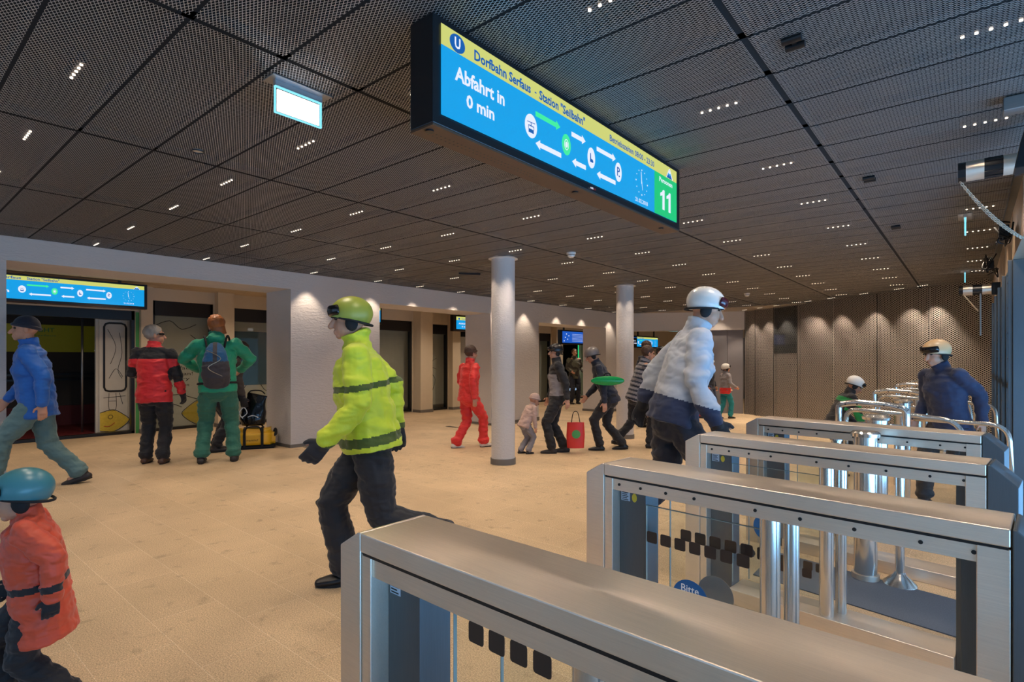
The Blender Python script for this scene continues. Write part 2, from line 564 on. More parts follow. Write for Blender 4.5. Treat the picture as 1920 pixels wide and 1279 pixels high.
dg.location = (FB.x, FB.y, 0); dg.rotation_euler.z = ang

# platform back wall with door openings to the train
BW = -11.10
bm = bmesh.new()
op = [(-1.6, 3.10, 2.12), (3.36, 4.38, 2.33), (4.74, 5.9, 2.29), (7.5, 9.25, 2.26), (9.72, 10.52, 2.22), (10.9, 12.6, 2.18), (14.7, 15.37, 2.15), (15.9, 17.85, 2.12)]
prev = -4.0
for a, b, z in op:
    box(bm, BW - .16, BW, prev, a, -.3, CZ + .05)
    box(bm, BW - .16, BW, a, b, z, CZ + .05)
    prev = b
box(bm, BW - .16, BW, prev, 21.4, -.3, CZ + .05)
structure('wall_back', bm, M['cream'])
bm = bmesh.new()
box(bm, BW, BW + .10, 3.16, 3.34, -.05, CZ)        # projecting piers between the doors
box(bm, BW, BW + .16, 4.40, 4.70, -.05, CZ)
box(bm, BW, BW + .30, 9.27, 9.68, -.15, CZ)
box(bm, BW, BW + .16, 10.54, 10.84, -.15, CZ)
box(bm, BW, BW + .20, 15.42, 15.80, -.25, CZ)
structure('trim_1', bm, M['cream'])
bm = bmesh.new()
for a, b, d in ((3.16, 3.34, .10), (4.40, 4.70, .16), (9.27, 9.68, .30), (10.54, 10.84, .16), (15.42, 15.80, .20)):
    z = fz(0, a)
    box(bm, BW, BW + d + .012, a - .012, b + .012, z - .05, z + .07)
structure('baseboard_back', bm, M['skirt'])
# far end of the platform
structure('wall_end', BX(-12.0, -1.0, 21.0, 21.2, -.3, CZ + .1), M['cream'])
bm = bmesh.new()
for x in (-8.9, -8.1, -7.1):
    box(bm, x, x + .16, 20.6, 20.8, -.3, CZ)
structure('trim_2', bm, M['cream'])
for i, (a, b) in enumerate(((-8.72, -8.14), (-7.9, -7.14), (-6.9, -5.6))):
    d = structure('door_%d' % (i + 5), BX(a, b, 20.93, 20.99, -.2, 2.05), M['steeldk'])

# door frames (black header box, jambs, glass)
def platform_door(n, a, b, z, glass=True, header=.26):
    bm = bmesh.new()
    t = fz(0, a)
    box(bm, BW - .13, BW - .03, a, b, z - header, z)
    box(bm, BW - .13, BW - .03, a, a + .05, t, z)
    box(bm, BW - .13, BW - .03, b - .05, b, t, z)
    box(bm, BW - .13, BW - .03, a, b, t, t + .05)
    d = structure('door_%d' % n, bm, M['black'], bevel=.004)
    if glass:
        obj('pane', BX(BW - .085, BW - .075, a + .05, b - .05, t + .05, z - header), M['doorglass'], d)
    return d
platform_door(8, -1.6, 3.10, 2.12, glass=False, header=.16)
platform_door(9, 3.36, 4.38, 2.33)
platform_door(10, 4.74, 5.9, 2.29)
platform_door(11, 7.5, 9.25, 2.26)
platform_door(12, 9.72, 10.52, 2.22)
platform_door(13, 10.9, 12.6, 2.18, glass=False)
platform_door(14, 14.7, 15.37, 2.15)
d15 = platform_door(15, 15.9, 17.85, 2.12, glass=False, header=.2)
for yy in (16.05, 17.1, 17.6):
    obj('light_strip', BX(BW - .02, BW - .01, yy, yy + .03, .0, 1.9), M['greenlight'], d15)
obj('green_edge', BX(BW - .02, BW + .01, 3.105, 3.155, 0.0, 2.10), M['trimgreen'], None)
bpy.data.objects['green_edge'].name = 'trim_3'; bpy.data.objects['trim_3']['kind'] = 'structure'

# ------------------------------------------------------------------ text and flat artwork
def flat_poly(bm, pts, off, Mx, mi=0, t=0.0006):
    A = [bm.verts.new(Mx @ Vector((p[0], p[1], off))) for p in pts]
    B = [bm.verts.new(Mx @ Vector((p[0], p[1], off + t))) for p in pts]
    n = len(pts)
    bm.faces.new(A[::-1]).material_index = mi; bm.faces.new(B).material_index = mi
    for i in range(n):
        bm.faces.new((A[i], A[(i + 1) % n], B[(i + 1) % n], B[i])).material_index = mi

def text_mesh(name, body, x0, x1, zc, h, off, Mx, m, parent=None, bold=.02):
    cu = bpy.data.curves.new('t', 'FONT')
    cu.body = body; cu.offset = bold; cu.resolution_u = 2
    cu.align_x = 'LEFT'
    to = bpy.data.objects.new('t', cu)
    me = bpy.data.meshes.new_from_object(to)
    bpy.data.objects.remove(to); bpy.data.curves.remove(cu)
    xs = [v.co.x for v in me.vertices]; zs = [v.co.y for v in me.vertices]
    a, b, c, d = min(xs), max(xs), min(zs), max(zs)
    for v in me.vertices:
        u = x0 + (v.co.x - a) / (b - a) * (x1 - x0)
        w = zc - h / 2 + (v.co.y - c) / (d - c) * h
        v.co = Mx @ Vector((u, w, off))
    me.name = name
    me.materials.append(m)
    o = bpy.data.objects.new(name, me)
    return link(o, parent)

def rect(u0, u1, v0, v1): return [(u0, v0), (u1, v0), (u1, v1), (u0, v1)]
def disc(u, v, r, n=28, ry=None): return [(u + r * math.cos(2 * PI * k / n), v + (ry or r) * math.sin(2 * PI * k / n)) for k in range(n)]
def arrow(u0, u1, v, h):
    d = 1 if u1 > u0 else -1
    k = u1 - d * h * 1.5
    return [(u0, v - h / 2), (k, v - h / 2), (k, v - h), (u1, v), (k, v + h), (k, v + h / 2), (u0, v + h / 2)][::d]

RY = Matrix(((0, 0, 1, 0), (1, 0, 0, 0), (0, 1, 0, 0), (0, 0, 0, 1)))   # art (u,v,out) -> (y,z,x)

def display(label, x, y0, z0, length, h, art, depth=.13, cat='display screen'):
    """hanging display; face looks towards +x, art placed in (along, up)"""
    r = thing('display_screen', label, cat, (x - depth / 2, y0, z0))
    d2 = depth / 2
    bmh = bmesh.new()
    box(bmh, -d2, d2 - .004, 0, length, 0.008, h)
    obj('housing', bmh, M['black'], r, bevel=.004)
    bmh = bmesh.new()
    box(bmh, -d2 + .002, d2 - .006, .002, length - .002, 0.0, .008)
    for k in range(60):
        a = .05 + (k % 30) * .022; b = -.02 + (k // 30) * .022
        cyl(bmh, (b, a, -.0006), (b, a, .001), .0035, n=6, mi=1)
    obj('base_plate', bmh, [M['bronze'], M['black']], r)
    for a in (.03, length * .46, length * .92):
        b_ = bmesh.new(); cyl(b_, (0.01, a, -.006), (0.01, a, .002), .016, n=16)
        obj('camera_eye', b_, M['black'], r)
    for q in (.12, .85):
        obj('hanger', BX(-.02, .02, length * q, length * q + .04, h, h + (CZ - z0 - h) + .012), M['black'], r)
    Mx = Matrix.Translation((d2, 0, 0)) @ RY
    art(r, Mx, length, h)
    return r

def route_art(r, Mx, pos, y, small=1.0):
    """the line diagram: cabin, station ring, church, parking, arrows"""
    def one(name, pts, off, m, par):
        q = bmesh.new(); flat_poly(q, pts, off, Mx); return obj(name, q, m, par)
    cab = one('station_dot', disc(pos['g'], y, .043, ry=.052), .0022, M['scw'], r)
    chu = one('station_dot', disc(pos['L'], y, .036, ry=.052), .0022, M['scw'], r)
    par = one('station_dot', disc(pos['P'], y, .036, ry=.052), .0022, M['scw'], r)
    for a, b, v in pos['w']:
        one('arrow', arrow(a, b, y + v, .022), .0022, M['scw'], r)
    rin = one('station_dot', disc(pos['r'], y, .037, ry=.050), .0022, M['sca'], r)
    a, b, v = pos['m']
    one('arrow', arrow(a, b, y + v, .022), .0022, M['sca'], r)
    sb = bmesh.new()
    g = pos['g']
    flat_poly(sb, rect(g - .018, g + .018, y - .030, y - .014), .003, Mx)
    flat_poly(sb, rect(g - .019, g + .019, y - .002, y + .002), .003, Mx)
    flat_poly(sb, rect(g - .020, g - .017, y - .014, y), .003, Mx)
    flat_poly(sb, rect(g + .017, g + .020, y - .014, y), .003, Mx)
    flat_poly(sb, rect(g - .002, g + .002, y, y + .014), .003, Mx)
    flat_poly(sb, [(g - .028, y + .012), (g + .028, y + .016), (g + .028, y + .019), (g - .028, y + .015)], .003, Mx)
    obj('cabin_sign', sb, M['sct'], cab); sb = bmesh.new()
    l = pos['L']
    flat_poly(sb, [(l - .014, y - .022), (l + .016, y - .022), (l + .016, y - .012), (l + .010, y - .006), (l - .004, y - .006), (l - .006, y + .022), (l - .012, y + .022)], .003, Mx)
    obj('church_sign', sb, M['sct'], chu); sb = bmesh.new()
    p = pos['P']
    flat_poly(sb, rect(p - .016, p - .008, y - .022, y + .026), .003, Mx)
    flat_poly(sb, [(p - .008, y + .026), (p + .006, y + .026), (p + .013, y + .018), (p + .013, y + .008), (p + .006, y), (p - .008, y), (p - .008, y + .007), (p + .003, y + .007), (p + .006, y + .013), (p + .003, y + .019), (p - .008, y + .019)], .003, Mx)
    flat_poly(sb, rect(p + .002, p + .014, y - .024, y - .017), .003, Mx)
    obj('parking_sign', sb, M['sct'], par)
    sb = bmesh.new()
    n = 28; c = pos['r']
    for k in range(n):
        a0, a1 = 2 * PI * k / n, 2 * PI * (k + 1) / n
        flat_poly(sb, [(c + .015 * math.cos(a0), y + .022 * math.sin(a0)), (c + .018 * math.cos(a0), y + .026 * math.sin(a0)), (c + .018 * math.cos(a1), y + .026 * math.sin(a1)), (c + .015 * math.cos(a1), y + .022 * math.sin(a1))], .003, Mx)
    flat_poly(sb, disc(c, y, .010, ry=.014), .003, Mx)
    obj('target_ring', sb, M['scw'], rin)

def clock_art(r, Mx, c, y, R, date=None):
    sb = bmesh.new()
    flat_poly(sb, disc(c, y, .004, 10), .0022, Mx); ck = obj('clock', sb, M['scw'], r)
    for k in range(12):
        a = 2 * PI * k / 12
        sb = bmesh.new()
        flat_poly(sb, disc(c + R * math.cos(a), y + R * math.sin(a), .0035 if k % 3 else .005, 8), .0022, Mx)
        obj('hour_mark', sb, M['scw'], ck)
    sb = bmesh.new()
    flat_poly(sb, [(c - .004, y - .008), (c + .003, y - .008), (c - .006, y + R * .85), (c - .010, y + R * .85)], .0022, Mx)
    obj('clock_hand', sb, M['scw'], ck); sb = bmesh.new()
    flat_poly(sb, [(c - .002, y), (c + .002, y), (c + .013, y - R * .6), (c + .011, y - R * .6)], .0022, Mx)
    obj('clock_hand', sb, M['scw'], ck)
    if date:
        text_mesh('lettering', '21.02.2018', date[0], date[1], date[2], .024, .0022, Mx, M['scw'], r, .01)

def mountain(r, Mx, c, y0, w=.075, h=.07):
    sb = bmesh.new()
    flat_poly(sb, [(c - w * .5, y0), (c + w * .5, y0), (c, y0 + h)], .0022, Mx)
    obj('symbol', sb, M['sct'], r)
    sb = bmesh.new()
    flat_poly(sb, [(c - w * .40, y0 + h * .16), (c - w * .18, y0 + h * .38), (c, y0 + h * .18), (c + w * .16, y0 + h * .4), (c + w * .42, y0 + h * .10), (c + w * .46, y0 + h * .06), (c, y0 + h * .94), (c - w * .46, y0 + h * .06)], .0030, Mx)
    obj('symbol', sb, M['scr'], r)
    sb = bmesh.new()
    flat_poly(sb, [(c - w * .5, y0 - .002), (c - w * .42, y0 - .002), (c + .002, y0 + h * .96), (c - .006, y0 + h * .96)], .0036, Mx)
    flat_poly(sb, [(c + w * .5, y0 - .002), (c + w * .40, y0 - .002), (c - .002, y0 + h * .96), (c + .006, y0 + h * .96)], .0036, Mx)
    flat_poly(sb, [(c - w * .14, y0 + h * .56), (c, y0 + h * .42), (c + w * .14, y0 + h * .56), (c, y0 + h * .82)], .0036, Mx)
    obj('symbol', sb, M['scw'], r)

def art_main(r, Mx, L_, h):
    sb = bmesh.new()
    flat_poly(sb, rect(.036, 2.114, .047, .303), .0, Mx, 0, .0012)
    flat_poly(sb, rect(.036, 2.114, .303, .379), .0, Mx, 1, .0012)
    flat_poly(sb, rect(1.787, 2.114, .047, .303), .0008, Mx, 2, .0012)
    obj('screen', sb, [M['scr'], M['scy'], M['scg']], r)
    sb = bmesh.new(); flat_poly(sb, disc(.117, .337, .040, ry=.034), .0022, Mx); obj('symbol', sb, M['sct'], r)
    text_mesh('lettering', 'U', .102, .132, .338, .042, .0034, Mx, M['scw'], r, .03)
    text_mesh('lettering', 'Dorfbahn Serfaus', .208, .563, .336, .042, .0022, Mx, M['sct'], r, .03)
    text_mesh('lettering', '-', .592, .604, .333, .006, .0022, Mx, M['sct'], r, .03)
    text_mesh('lettering', 'Station "Seilbahn"', .625, 1.003, .336, .044, .0022, Mx, M['sct'], r, .03)
    text_mesh('lettering', 'Betriebszeiten 08:00 - 23:30', 1.247, 1.782, .336, .034, .0022, Mx, M['sct'], r, .02)
    text_mesh('lettering', 'Abfahrt in', .104, .388, .226, .056, .0022, Mx, M['scw'], r, .03)
    text_mesh('lettering', '0 min', .165, .325, .143, .052, .0022, Mx, M['scw'], r, .03)
    text_mesh('lettering', 'Personen', 1.852, 2.043, .270, .030, .0030, Mx, M['scw'], r, .02)
    for x1 in (1.866, 1.956):
        sb = bmesh.new(); flat_poly(sb, [(x1 + .030, .088), (x1 + .060, .088), (x1 + .060, .212), (x1 + .038, .212), (x1 + .024, .196), (x1, .186), (x1, .166), (x1 + .030, .176)], .003, Mx); obj('digit', sb, M['scw'], r)
    route_art(r, Mx, dict(g=.565, r=.838, L=1.062, P=1.340, m=(.597, .787, .066),
              w=[(.882, 1.007, .066), (1.114, 1.309, .063), (.795, .598, -.064), (1.010, .888, -.064), (1.308, 1.116, -.066)]), .175)
    clock_art(r, Mx, 1.618, .187, .072, (1.538, 1.695, .076))
    mountain(r, Mx, 1.998, .306, .10, .062)
    text_mesh('lettering', 'AMB', 1.052, 1.082, .024, .010, .0022, Mx, M['scw'], r, .01)
    text_mesh('lettering', 'US', 1.086, 1.104, .024, .010, .0022, Mx, M['redled'], r, .01)

def art_wide(r, Mx, L_, h):
    E_ = L_
    sb = bmesh.new()
    flat_poly(sb, rect(.036, E_ - .045, .047, .318), .0, Mx, 0, .0012)
    flat_poly(sb, rect(.036, E_ - .045, .318, .379), .0, Mx, 1, .0012)
    obj('screen', sb, [M['scr'], M['scy']], r)
    text_mesh('lettering', 'Dorfbahn Serfaus', E_ - 2.08, E_ - 1.574, .350, .040, .0022, Mx, M['sct'], r, .02)
    text_mesh('lettering', 'Station "Seilbahn"', E_ - 1.511, E_ - 1.142, .350, .042, .0022, Mx, M['sct'], r, .02)
    text_mesh('lettering', 'Abfahrt in', E_ - 2.18, E_ - 1.78, .24, .056, .0022, Mx, M['scw'], r, .03)
    text_mesh('lettering', '0 min', E_ - 2.0, E_ - 1.70, .16, .052, .0022, Mx, M['scw'], r, .03)
    route_art(r, Mx, dict(g=E_ - 1.563, r=E_ - 1.198, L=E_ - .893, P=E_ - .527, m=(E_ - 1.511, E_ - 1.26, .066),
              w=[(E_ - 1.13, E_ - .964, .066), (E_ - .82, E_ - .569, .063), (E_ - 1.24, E_ - 1.49, -.064), (E_ - .964, E_ - 1.12, -.064), (E_ - .569, E_ - .81, -.064)]), .19)
    clock_art(r, Mx, E_ - .265, .20, .075, (E_ - .33, E_ - .19, .083))
    mountain(r, Mx, E_ - .151, .320, .10, .045)

def art_video(r, Mx, L_, h):
    sb = bmesh.new(); flat_poly(sb, rect(.05, L_ - .04, .05, h - .04), .0, Mx, 0, .0012)
    obj('screen', sb, M['scd'], r)
    sb = bmesh.new()
    for k in range(6):
        flat_poly(sb, rect(.55, L_ - .25, .10 + k * .04, .106 + k * .04), .0016, Mx)
    for k in range(14):
        a = .12 + (k % 5) * .06; b = .09 + (k * 7 % 5) * .05
        flat_poly(sb, rect(a, a + .035, b, b + .03), .0016, Mx)
    obj('symbol', sb, M['scw'], r)

def art_text(r, Mx, L_, h):
    sb = bmesh.new()
    flat_poly(sb, rect(.10, L_ - .04, .06, .300), .0, Mx, 0, .0012)
    flat_poly(sb, rect(.10, L_ - .04, .300, h - .04), .0, Mx, 1, .0012)
    obj('screen', sb, [M['scr'], M['scy']], r)
    sb = bmesh.new(); flat_poly(sb, disc(.20, .335, .03), .0022, Mx); obj('symbol', sb, M['sct'], r)
    text_mesh('lettering', 'Dorfbahn Serfaus', .30, .85, .336, .034, .0022, Mx, M['sct'], r, .02)
    text_mesh('lettering', 'Abfahrt in', .18, .66, .21, .045, .0022, Mx, M['scw'], r, .02)
    text_mesh('lettering', '0 min', .30, .52, .13, .040, .0022, Mx, M['scw'], r, .02)

display('large black departure display with blue and yellow screen hanging above the hall', -1.475, 1.326, 2.140, 2.175, .405, art_main)
display('departure display with route diagram hanging above the open train door, far left', -10.45, .49, 2.105, 2.60, .41, art_wide)
display('display hidden behind the nearest white pier except for its blue right edge', -10.45, 5.63, 2.09, 2.175, .41, art_wide)
display('small departure display half hidden behind the wall above the person in red', -10.45, 10.10, 2.02, 2.0, .43, art_text)
display('blue video display above the doorway where a person in camouflage stands', -8.95, 12.9, 1.70, 1.6, .42, art_video)
display('blue and yellow display at the far end beside the second round column', -8.75, 17.1, 1.66, 1.7, .42, art_wide)
display('small blurred blue display deep in the far opening under the white wall', -7.6, 18.4, 1.62, .62, .38, art_video)

# ------------------------------------------------------------------ lamps
def spot(name, loc, w, size, blend, parent=None, color=WARM, rad=.04, aim=None):
    l = bpy.data.lights.new(name, 'SPOT')
    l.energy = w; l.spot_size = math.radians(size); l.spot_blend = blend
    l.color = color; l.shadow_soft_size = rad
    o = bpy.data.objects.new(name, l)
    o.location = loc
    link(o, parent)
    if aim: o.rotation_euler = aim
    return o

def make_downlight():
    r = thing('ceiling_light', 'x', 'ceiling light', (0, 0, 0))
    hb = bmesh.new()
    box(hb, -.105, .105, -.018, .018, .004, .05)
    obj('housing', hb, M['black'], r)
    for k in range(5):
        b = bmesh.new()
        cyl(b, (-.084 + k * .042, 0, -.002), (-.084 + k * .042, 0, .004), .0062, n=10)
        obj('led_lens', b, M['led'], r)
    spot('lamp', (0, 0, -.012), DOWN_W, 104, .7, r, rad=.05)
    return r
ordw = ['first', 'second', 'third', 'fourth', 'fifth', 'sixth', 'seventh', 'eighth', 'ninth', 'tenth', 'eleventh', 'twelfth', 'thirteenth', 'fourteenth']
gx = [-6.18, -5.07, -4.06, -2.99, -1.95, -0.965, 0.06]
proto = make_downlight()
proto_used = False
for j in range(14):
    yy = .615 + 1.0745 * j
    n = 0
    for i, xx in enumerate(gx):
        if (xx, j) == (0.06, 0) or (xx, j) == (-.965, 0): pass
        P2 = Vector((xx, yy))
        e = (FB - FA).normalized(); e2 = (MB_ - FB).normalized()
        if (P2 - FA).dot(Vector((-e.y, e.x))) > -.25 or (P2 - FB).dot(Vector((-e2.y, e2.x))) > -.25:
            continue
        if xx == -.965 and j == 0: continue
        lab = 'row of five ceiling LED spots, %s from the left in the %s line going back' % (ordw[n], ordw[j])
        n += 1
        loc = (xx, yy, CZ)
        if not proto_used:
            proto.location = loc; proto['label'] = lab; proto['group'] = 'five-spot ceiling lights'; proto_used = True
        else:
            dup(proto, loc, 0, lab, 'five-spot ceiling lights')
# five-spot fittings along the left wall that wash it in cones
wy = [-.1, 1.69, 2.82, 4.29, 5.42, 6.30, 7.30, 8.45, 9.45, 10.68, 11.78, 13.15]
pw = thing('ceiling_light', 'x', 'wall washing ceiling light', (0, 0, 0))
obj('housing', BX(-.105, .105, -.018, .018, .004, .05), M['black'], pw)
for k in range(5):
    b = bmesh.new(); cyl(b, (-.084 + k * .042, 0, -.002), (-.084 + k * .042, 0, .004), .0062, n=10)
    obj('led_lens', b, M['led'], pw)
spot('lamp', (0, 0, -.012), WASH_W, 78, .55, pw, rad=.02)
wl = 'five-spot light close to the white wall, %s from the front along that wall'
for k, yy in enumerate(wy):
    if k == 0:
        pw.location = (WX + .20, yy, CZ); pw['label'] = wl % ordw[k]; pw['group'] = 'wall washing lights'
    else:
        dup(pw, (WX + .20, yy, CZ), 0, wl % ordw[k], 'wall washing lights')
# fittings washing the mesh wall
e = (MB_ - FB).normalized(); nrm = Vector((e.y, -e.x))
for k, s in enumerate((.35, .95, 1.55, 2.55, 3.2, 4.0, 4.75, 5.2)):
    p = FB + e * s - Vector((-e.y, e.x)) * .26
    dd = dup(pw, (p.x, p.y, CZ), math.atan2(e.y, e.x), 'five-spot light close to the dark mesh wall, %s from its left end' % ordw[k], 'mesh wall washing lights')
    for ch in dd.children:
        if ch.type == 'LIGHT':
            ch.data = ch.data.copy(); ch.data.energy = WASH_W * 2.6
# lamps over the platform
pd = thing('ceiling_light', 'x', 'ceiling light', (0, 0, 0))
b = bmesh.new(); cyl(b, (0, 0, -.006), (0, 0, .0), .055, n=20); obj('trim_ring', b, M['plastic'], pd)
b = bmesh.new(); cyl(b, (0, 0, -.008), (0, 0, -.005), .04, n=20); obj('lens', b, M['led'], pd)
spot('lamp', (0, 0, -.02), DOWN_W * 2.8, 150, .8, pd, rad=.05)
for k, yy in enumerate((.6, 2.6, 4.6, 6.6, 8.8, 11.0, 13.2, 15.5, 18.0)):
    lab = 'round recessed light in the beige platform ceiling, %s from the front' % ordw[k]
    if k == 0:
        pd.location = (-9.6, yy, CZ); pd['label'] = lab; pd['group'] = 'platform ceiling lights'
    else:
        dup(pd, (-9.6, yy, CZ), 0, lab, 'platform ceiling lights')
dup(pd, (-6.2, 17.5, CZ), 0, 'round recessed light in the ceiling beyond the far white wall', 'platform ceiling lights')

def exit_light(label, x, y, length=.23):
    r = thing('exit_sign', label, 'exit sign', (x, y, CZ))
    obj('mount', BX(-.05, .05, -.03, length + .03, -.006, .0), M['steeldk'], r, bevel=.002)
    b = bmesh.new()
    box(b, -.010, .010, .0, length, -.03, -.006)
    obj('bracket', b, M['bracketsteel'], r)
    b = bmesh.new()
    for (a0, a1, c0, c1) in ((0, length, -.150, -.146), (0, .005, -.146, -.03), (length - .005, length, -.146, -.03), (0, length, -.034, -.03)):
        box(b, -.006, .006, a0, a1, c0, c1)
    obj('rim', b, M['exitrim'], r)
    obj('panel', BX(-.003, .003, .012, length - .012, -.140, -.042), M['exit'], r)
    return r
exit_light('bright white exit light panel with cyan rim hanging left of the large display', -2.385, 1.198)
exit_light('thin exit light seen edge-on at the right below the hanging chain', -.035, 6.15)
exit_light('farther thin exit light seen edge-on above the mesh wall at right', -.06, 10.1)
ex = exit_light('small bright exit light in the far opening beside the display', -7.3, 16.3, .45)
ex.rotation_euler.z = YAW - PI / 2 + .5
ex.location.z = 2.30
obj('rod', BX(-.01, .01, .2, .22, 0, .24), M['steeldk'], ex)

# small ceiling fittings
def smoke_detector(label, x, y):
    r = thing('smoke_detector', label, 'smoke detector', (x, y, CZ))
    b = bmesh.new(); cyl(b, (0, 0, -.018), (0, 0, 0), .055, n=24); obj('base', b, M['plastic'], r, smooth='auto')
    b = bmesh.new(); loft(b, [(0, 0, -.018), (0, 0, -.035), (0, 0, -.052), (0, 0, -.06)], [.045, .045, .036, .02], n=24, round_ends=False); obj('sensor_head', b, M['plastic'], r, smooth='auto')
    b = bmesh.new(); cyl(b, (0, 0, -.034), (0, 0, -.027), .0465, n=24); obj('vent_slot', b, M['black'], r)
    return r
smoke_detector('white round smoke detector on the ceiling between the display and the front round column', -3.62, 5.42)
smoke_detector('far white smoke detector on the ceiling near the mesh wall', -3.3, 11.0)
r = thing('ceiling_speaker', 'dark ring of a small round speaker in the ceiling, lower left of the exit light', 'speaker', (-3.57, 1.32, CZ))
b = bmesh.new()
tube(b, [(.032 * math.cos(2 * PI * k / 24), .032 * math.sin(2 * PI * k / 24), -.004) for k in range(25)], .005, 8); obj('ring', b, M['black'], r)
b = bmesh.new(); cyl(b, (0, 0, -.002), (0, 0, .004), .03, n=20); obj('grille', b, M['soffit'], r)
def sensor(label, x, y, s=1.0):
    r = thing('ceiling_sensor', label, 'sensor', (x, y, CZ))
    for k in (0, 1):
        b = bmesh.new(); cyl(b, (-.035 * s, k * .06 - .03, -.012), (.035 * s, k * .06 - .03, -.012), .014, n=12); obj('barrel', b, M['black'], r)
    obj('clip', BX(-.008, .008, -.03, .03, -.012, .006), M['black'], r)
sensor('pair of short black sensors on the ceiling at upper right, nearest of three', -.533, 2.36)
sensor('pair of short black sensors on the ceiling, middle of three in the right ceiling strip', -.536, 4.49)
sensor('pair of short black sensors on the ceiling, farthest of three in the right ceiling strip', -.54, 6.30)
o = obj('ceiling_sensor', BX(-.16, .16, -.03, .03, -.03, 0), M['black'], bevel=.006); o.location = (-5.63, 5.76, CZ); o.rotation_euler.z = .9
tag(o, 'flat black slot-shaped fitting on the ceiling left of the front round column', 'sensor')

# ------------------------------------------------------------------ round columns
def column(label, x, y):
    z = fz(x, y)
    r = thing('round_column', label, 'column', (x, y, z))
    b = bmesh.new(); cyl(b, (0, 0, 0.0), (0, 0, CZ - z + .02), .148, n=48); obj('shaft', b, M['plaster'], r, smooth='auto')
    b = bmesh.new(); cyl(b, (0, 0, -.03), (0, 0, .075), .160, n=48); obj('base_ring', b, M['skirt'], r, smooth='auto')
    b = bmesh.new()
    loft(b, [(0, 0, CZ - z - .004), (0, 0, CZ - z + .001)], [.185, .185], n=40, round_ends=False); obj('collar', b, M['plastic'], r, smooth='auto')
    for dx, dy in ((.30, -.16), (-.10, -.33), (-.31, .12), (.1, .33)):
        spot('lamp', (dx, dy, CZ - z - .02), WASH_W * .35, 78, .5, r, rad=.02)
column('nearest white round column, in front of the person in red', -4.51, 5.22)
column('second white round column, farther back among the crowd', -4.59, 8.54)

# floor grilles at the pier feet
def grille(label, x, y0, y1):
    z = fz(x, y0)
    r = thing('floor_grille', label, 'floor grille', (x, y0, z))
    obj('frame', BX(0, .10, 0, y1 - y0, -.01, .003), M['skirt'], r)
    b = bmesh.new()
    k = .03
    while k < y1 - y0 - .08:
        box(b, .03, .07, k, k + .06, .003, .0045); k += .10
    obj('slots', b, M['black'], r)
    r.rotation_euler.x = 0
grille('row of dark floor slots along the foot of the nearest white pier', WX + .05, 4.2, 5.4)
grille('row of dark floor slots along the foot of the pier behind the front column', WX + .05, 8.6, 9.8)
o = obj('floor_drain', BX(-.14, .14, -.05, .05, -.004, .004), M['black']); o.location = (-7.9, 7.6, fz(0, 7.6)); tag(o, 'dark slot drain in the floor left of the person in red', 'floor drain')
# ------------------------------------------------------------------ turnstiles
TH = .88
def wedge(bm, x0, x1, w, z0, z1, z2):
    prism(bm, [(x0, z0), (x1, z0), (x1, z2), (x0, z1)], 'y', 0, w)

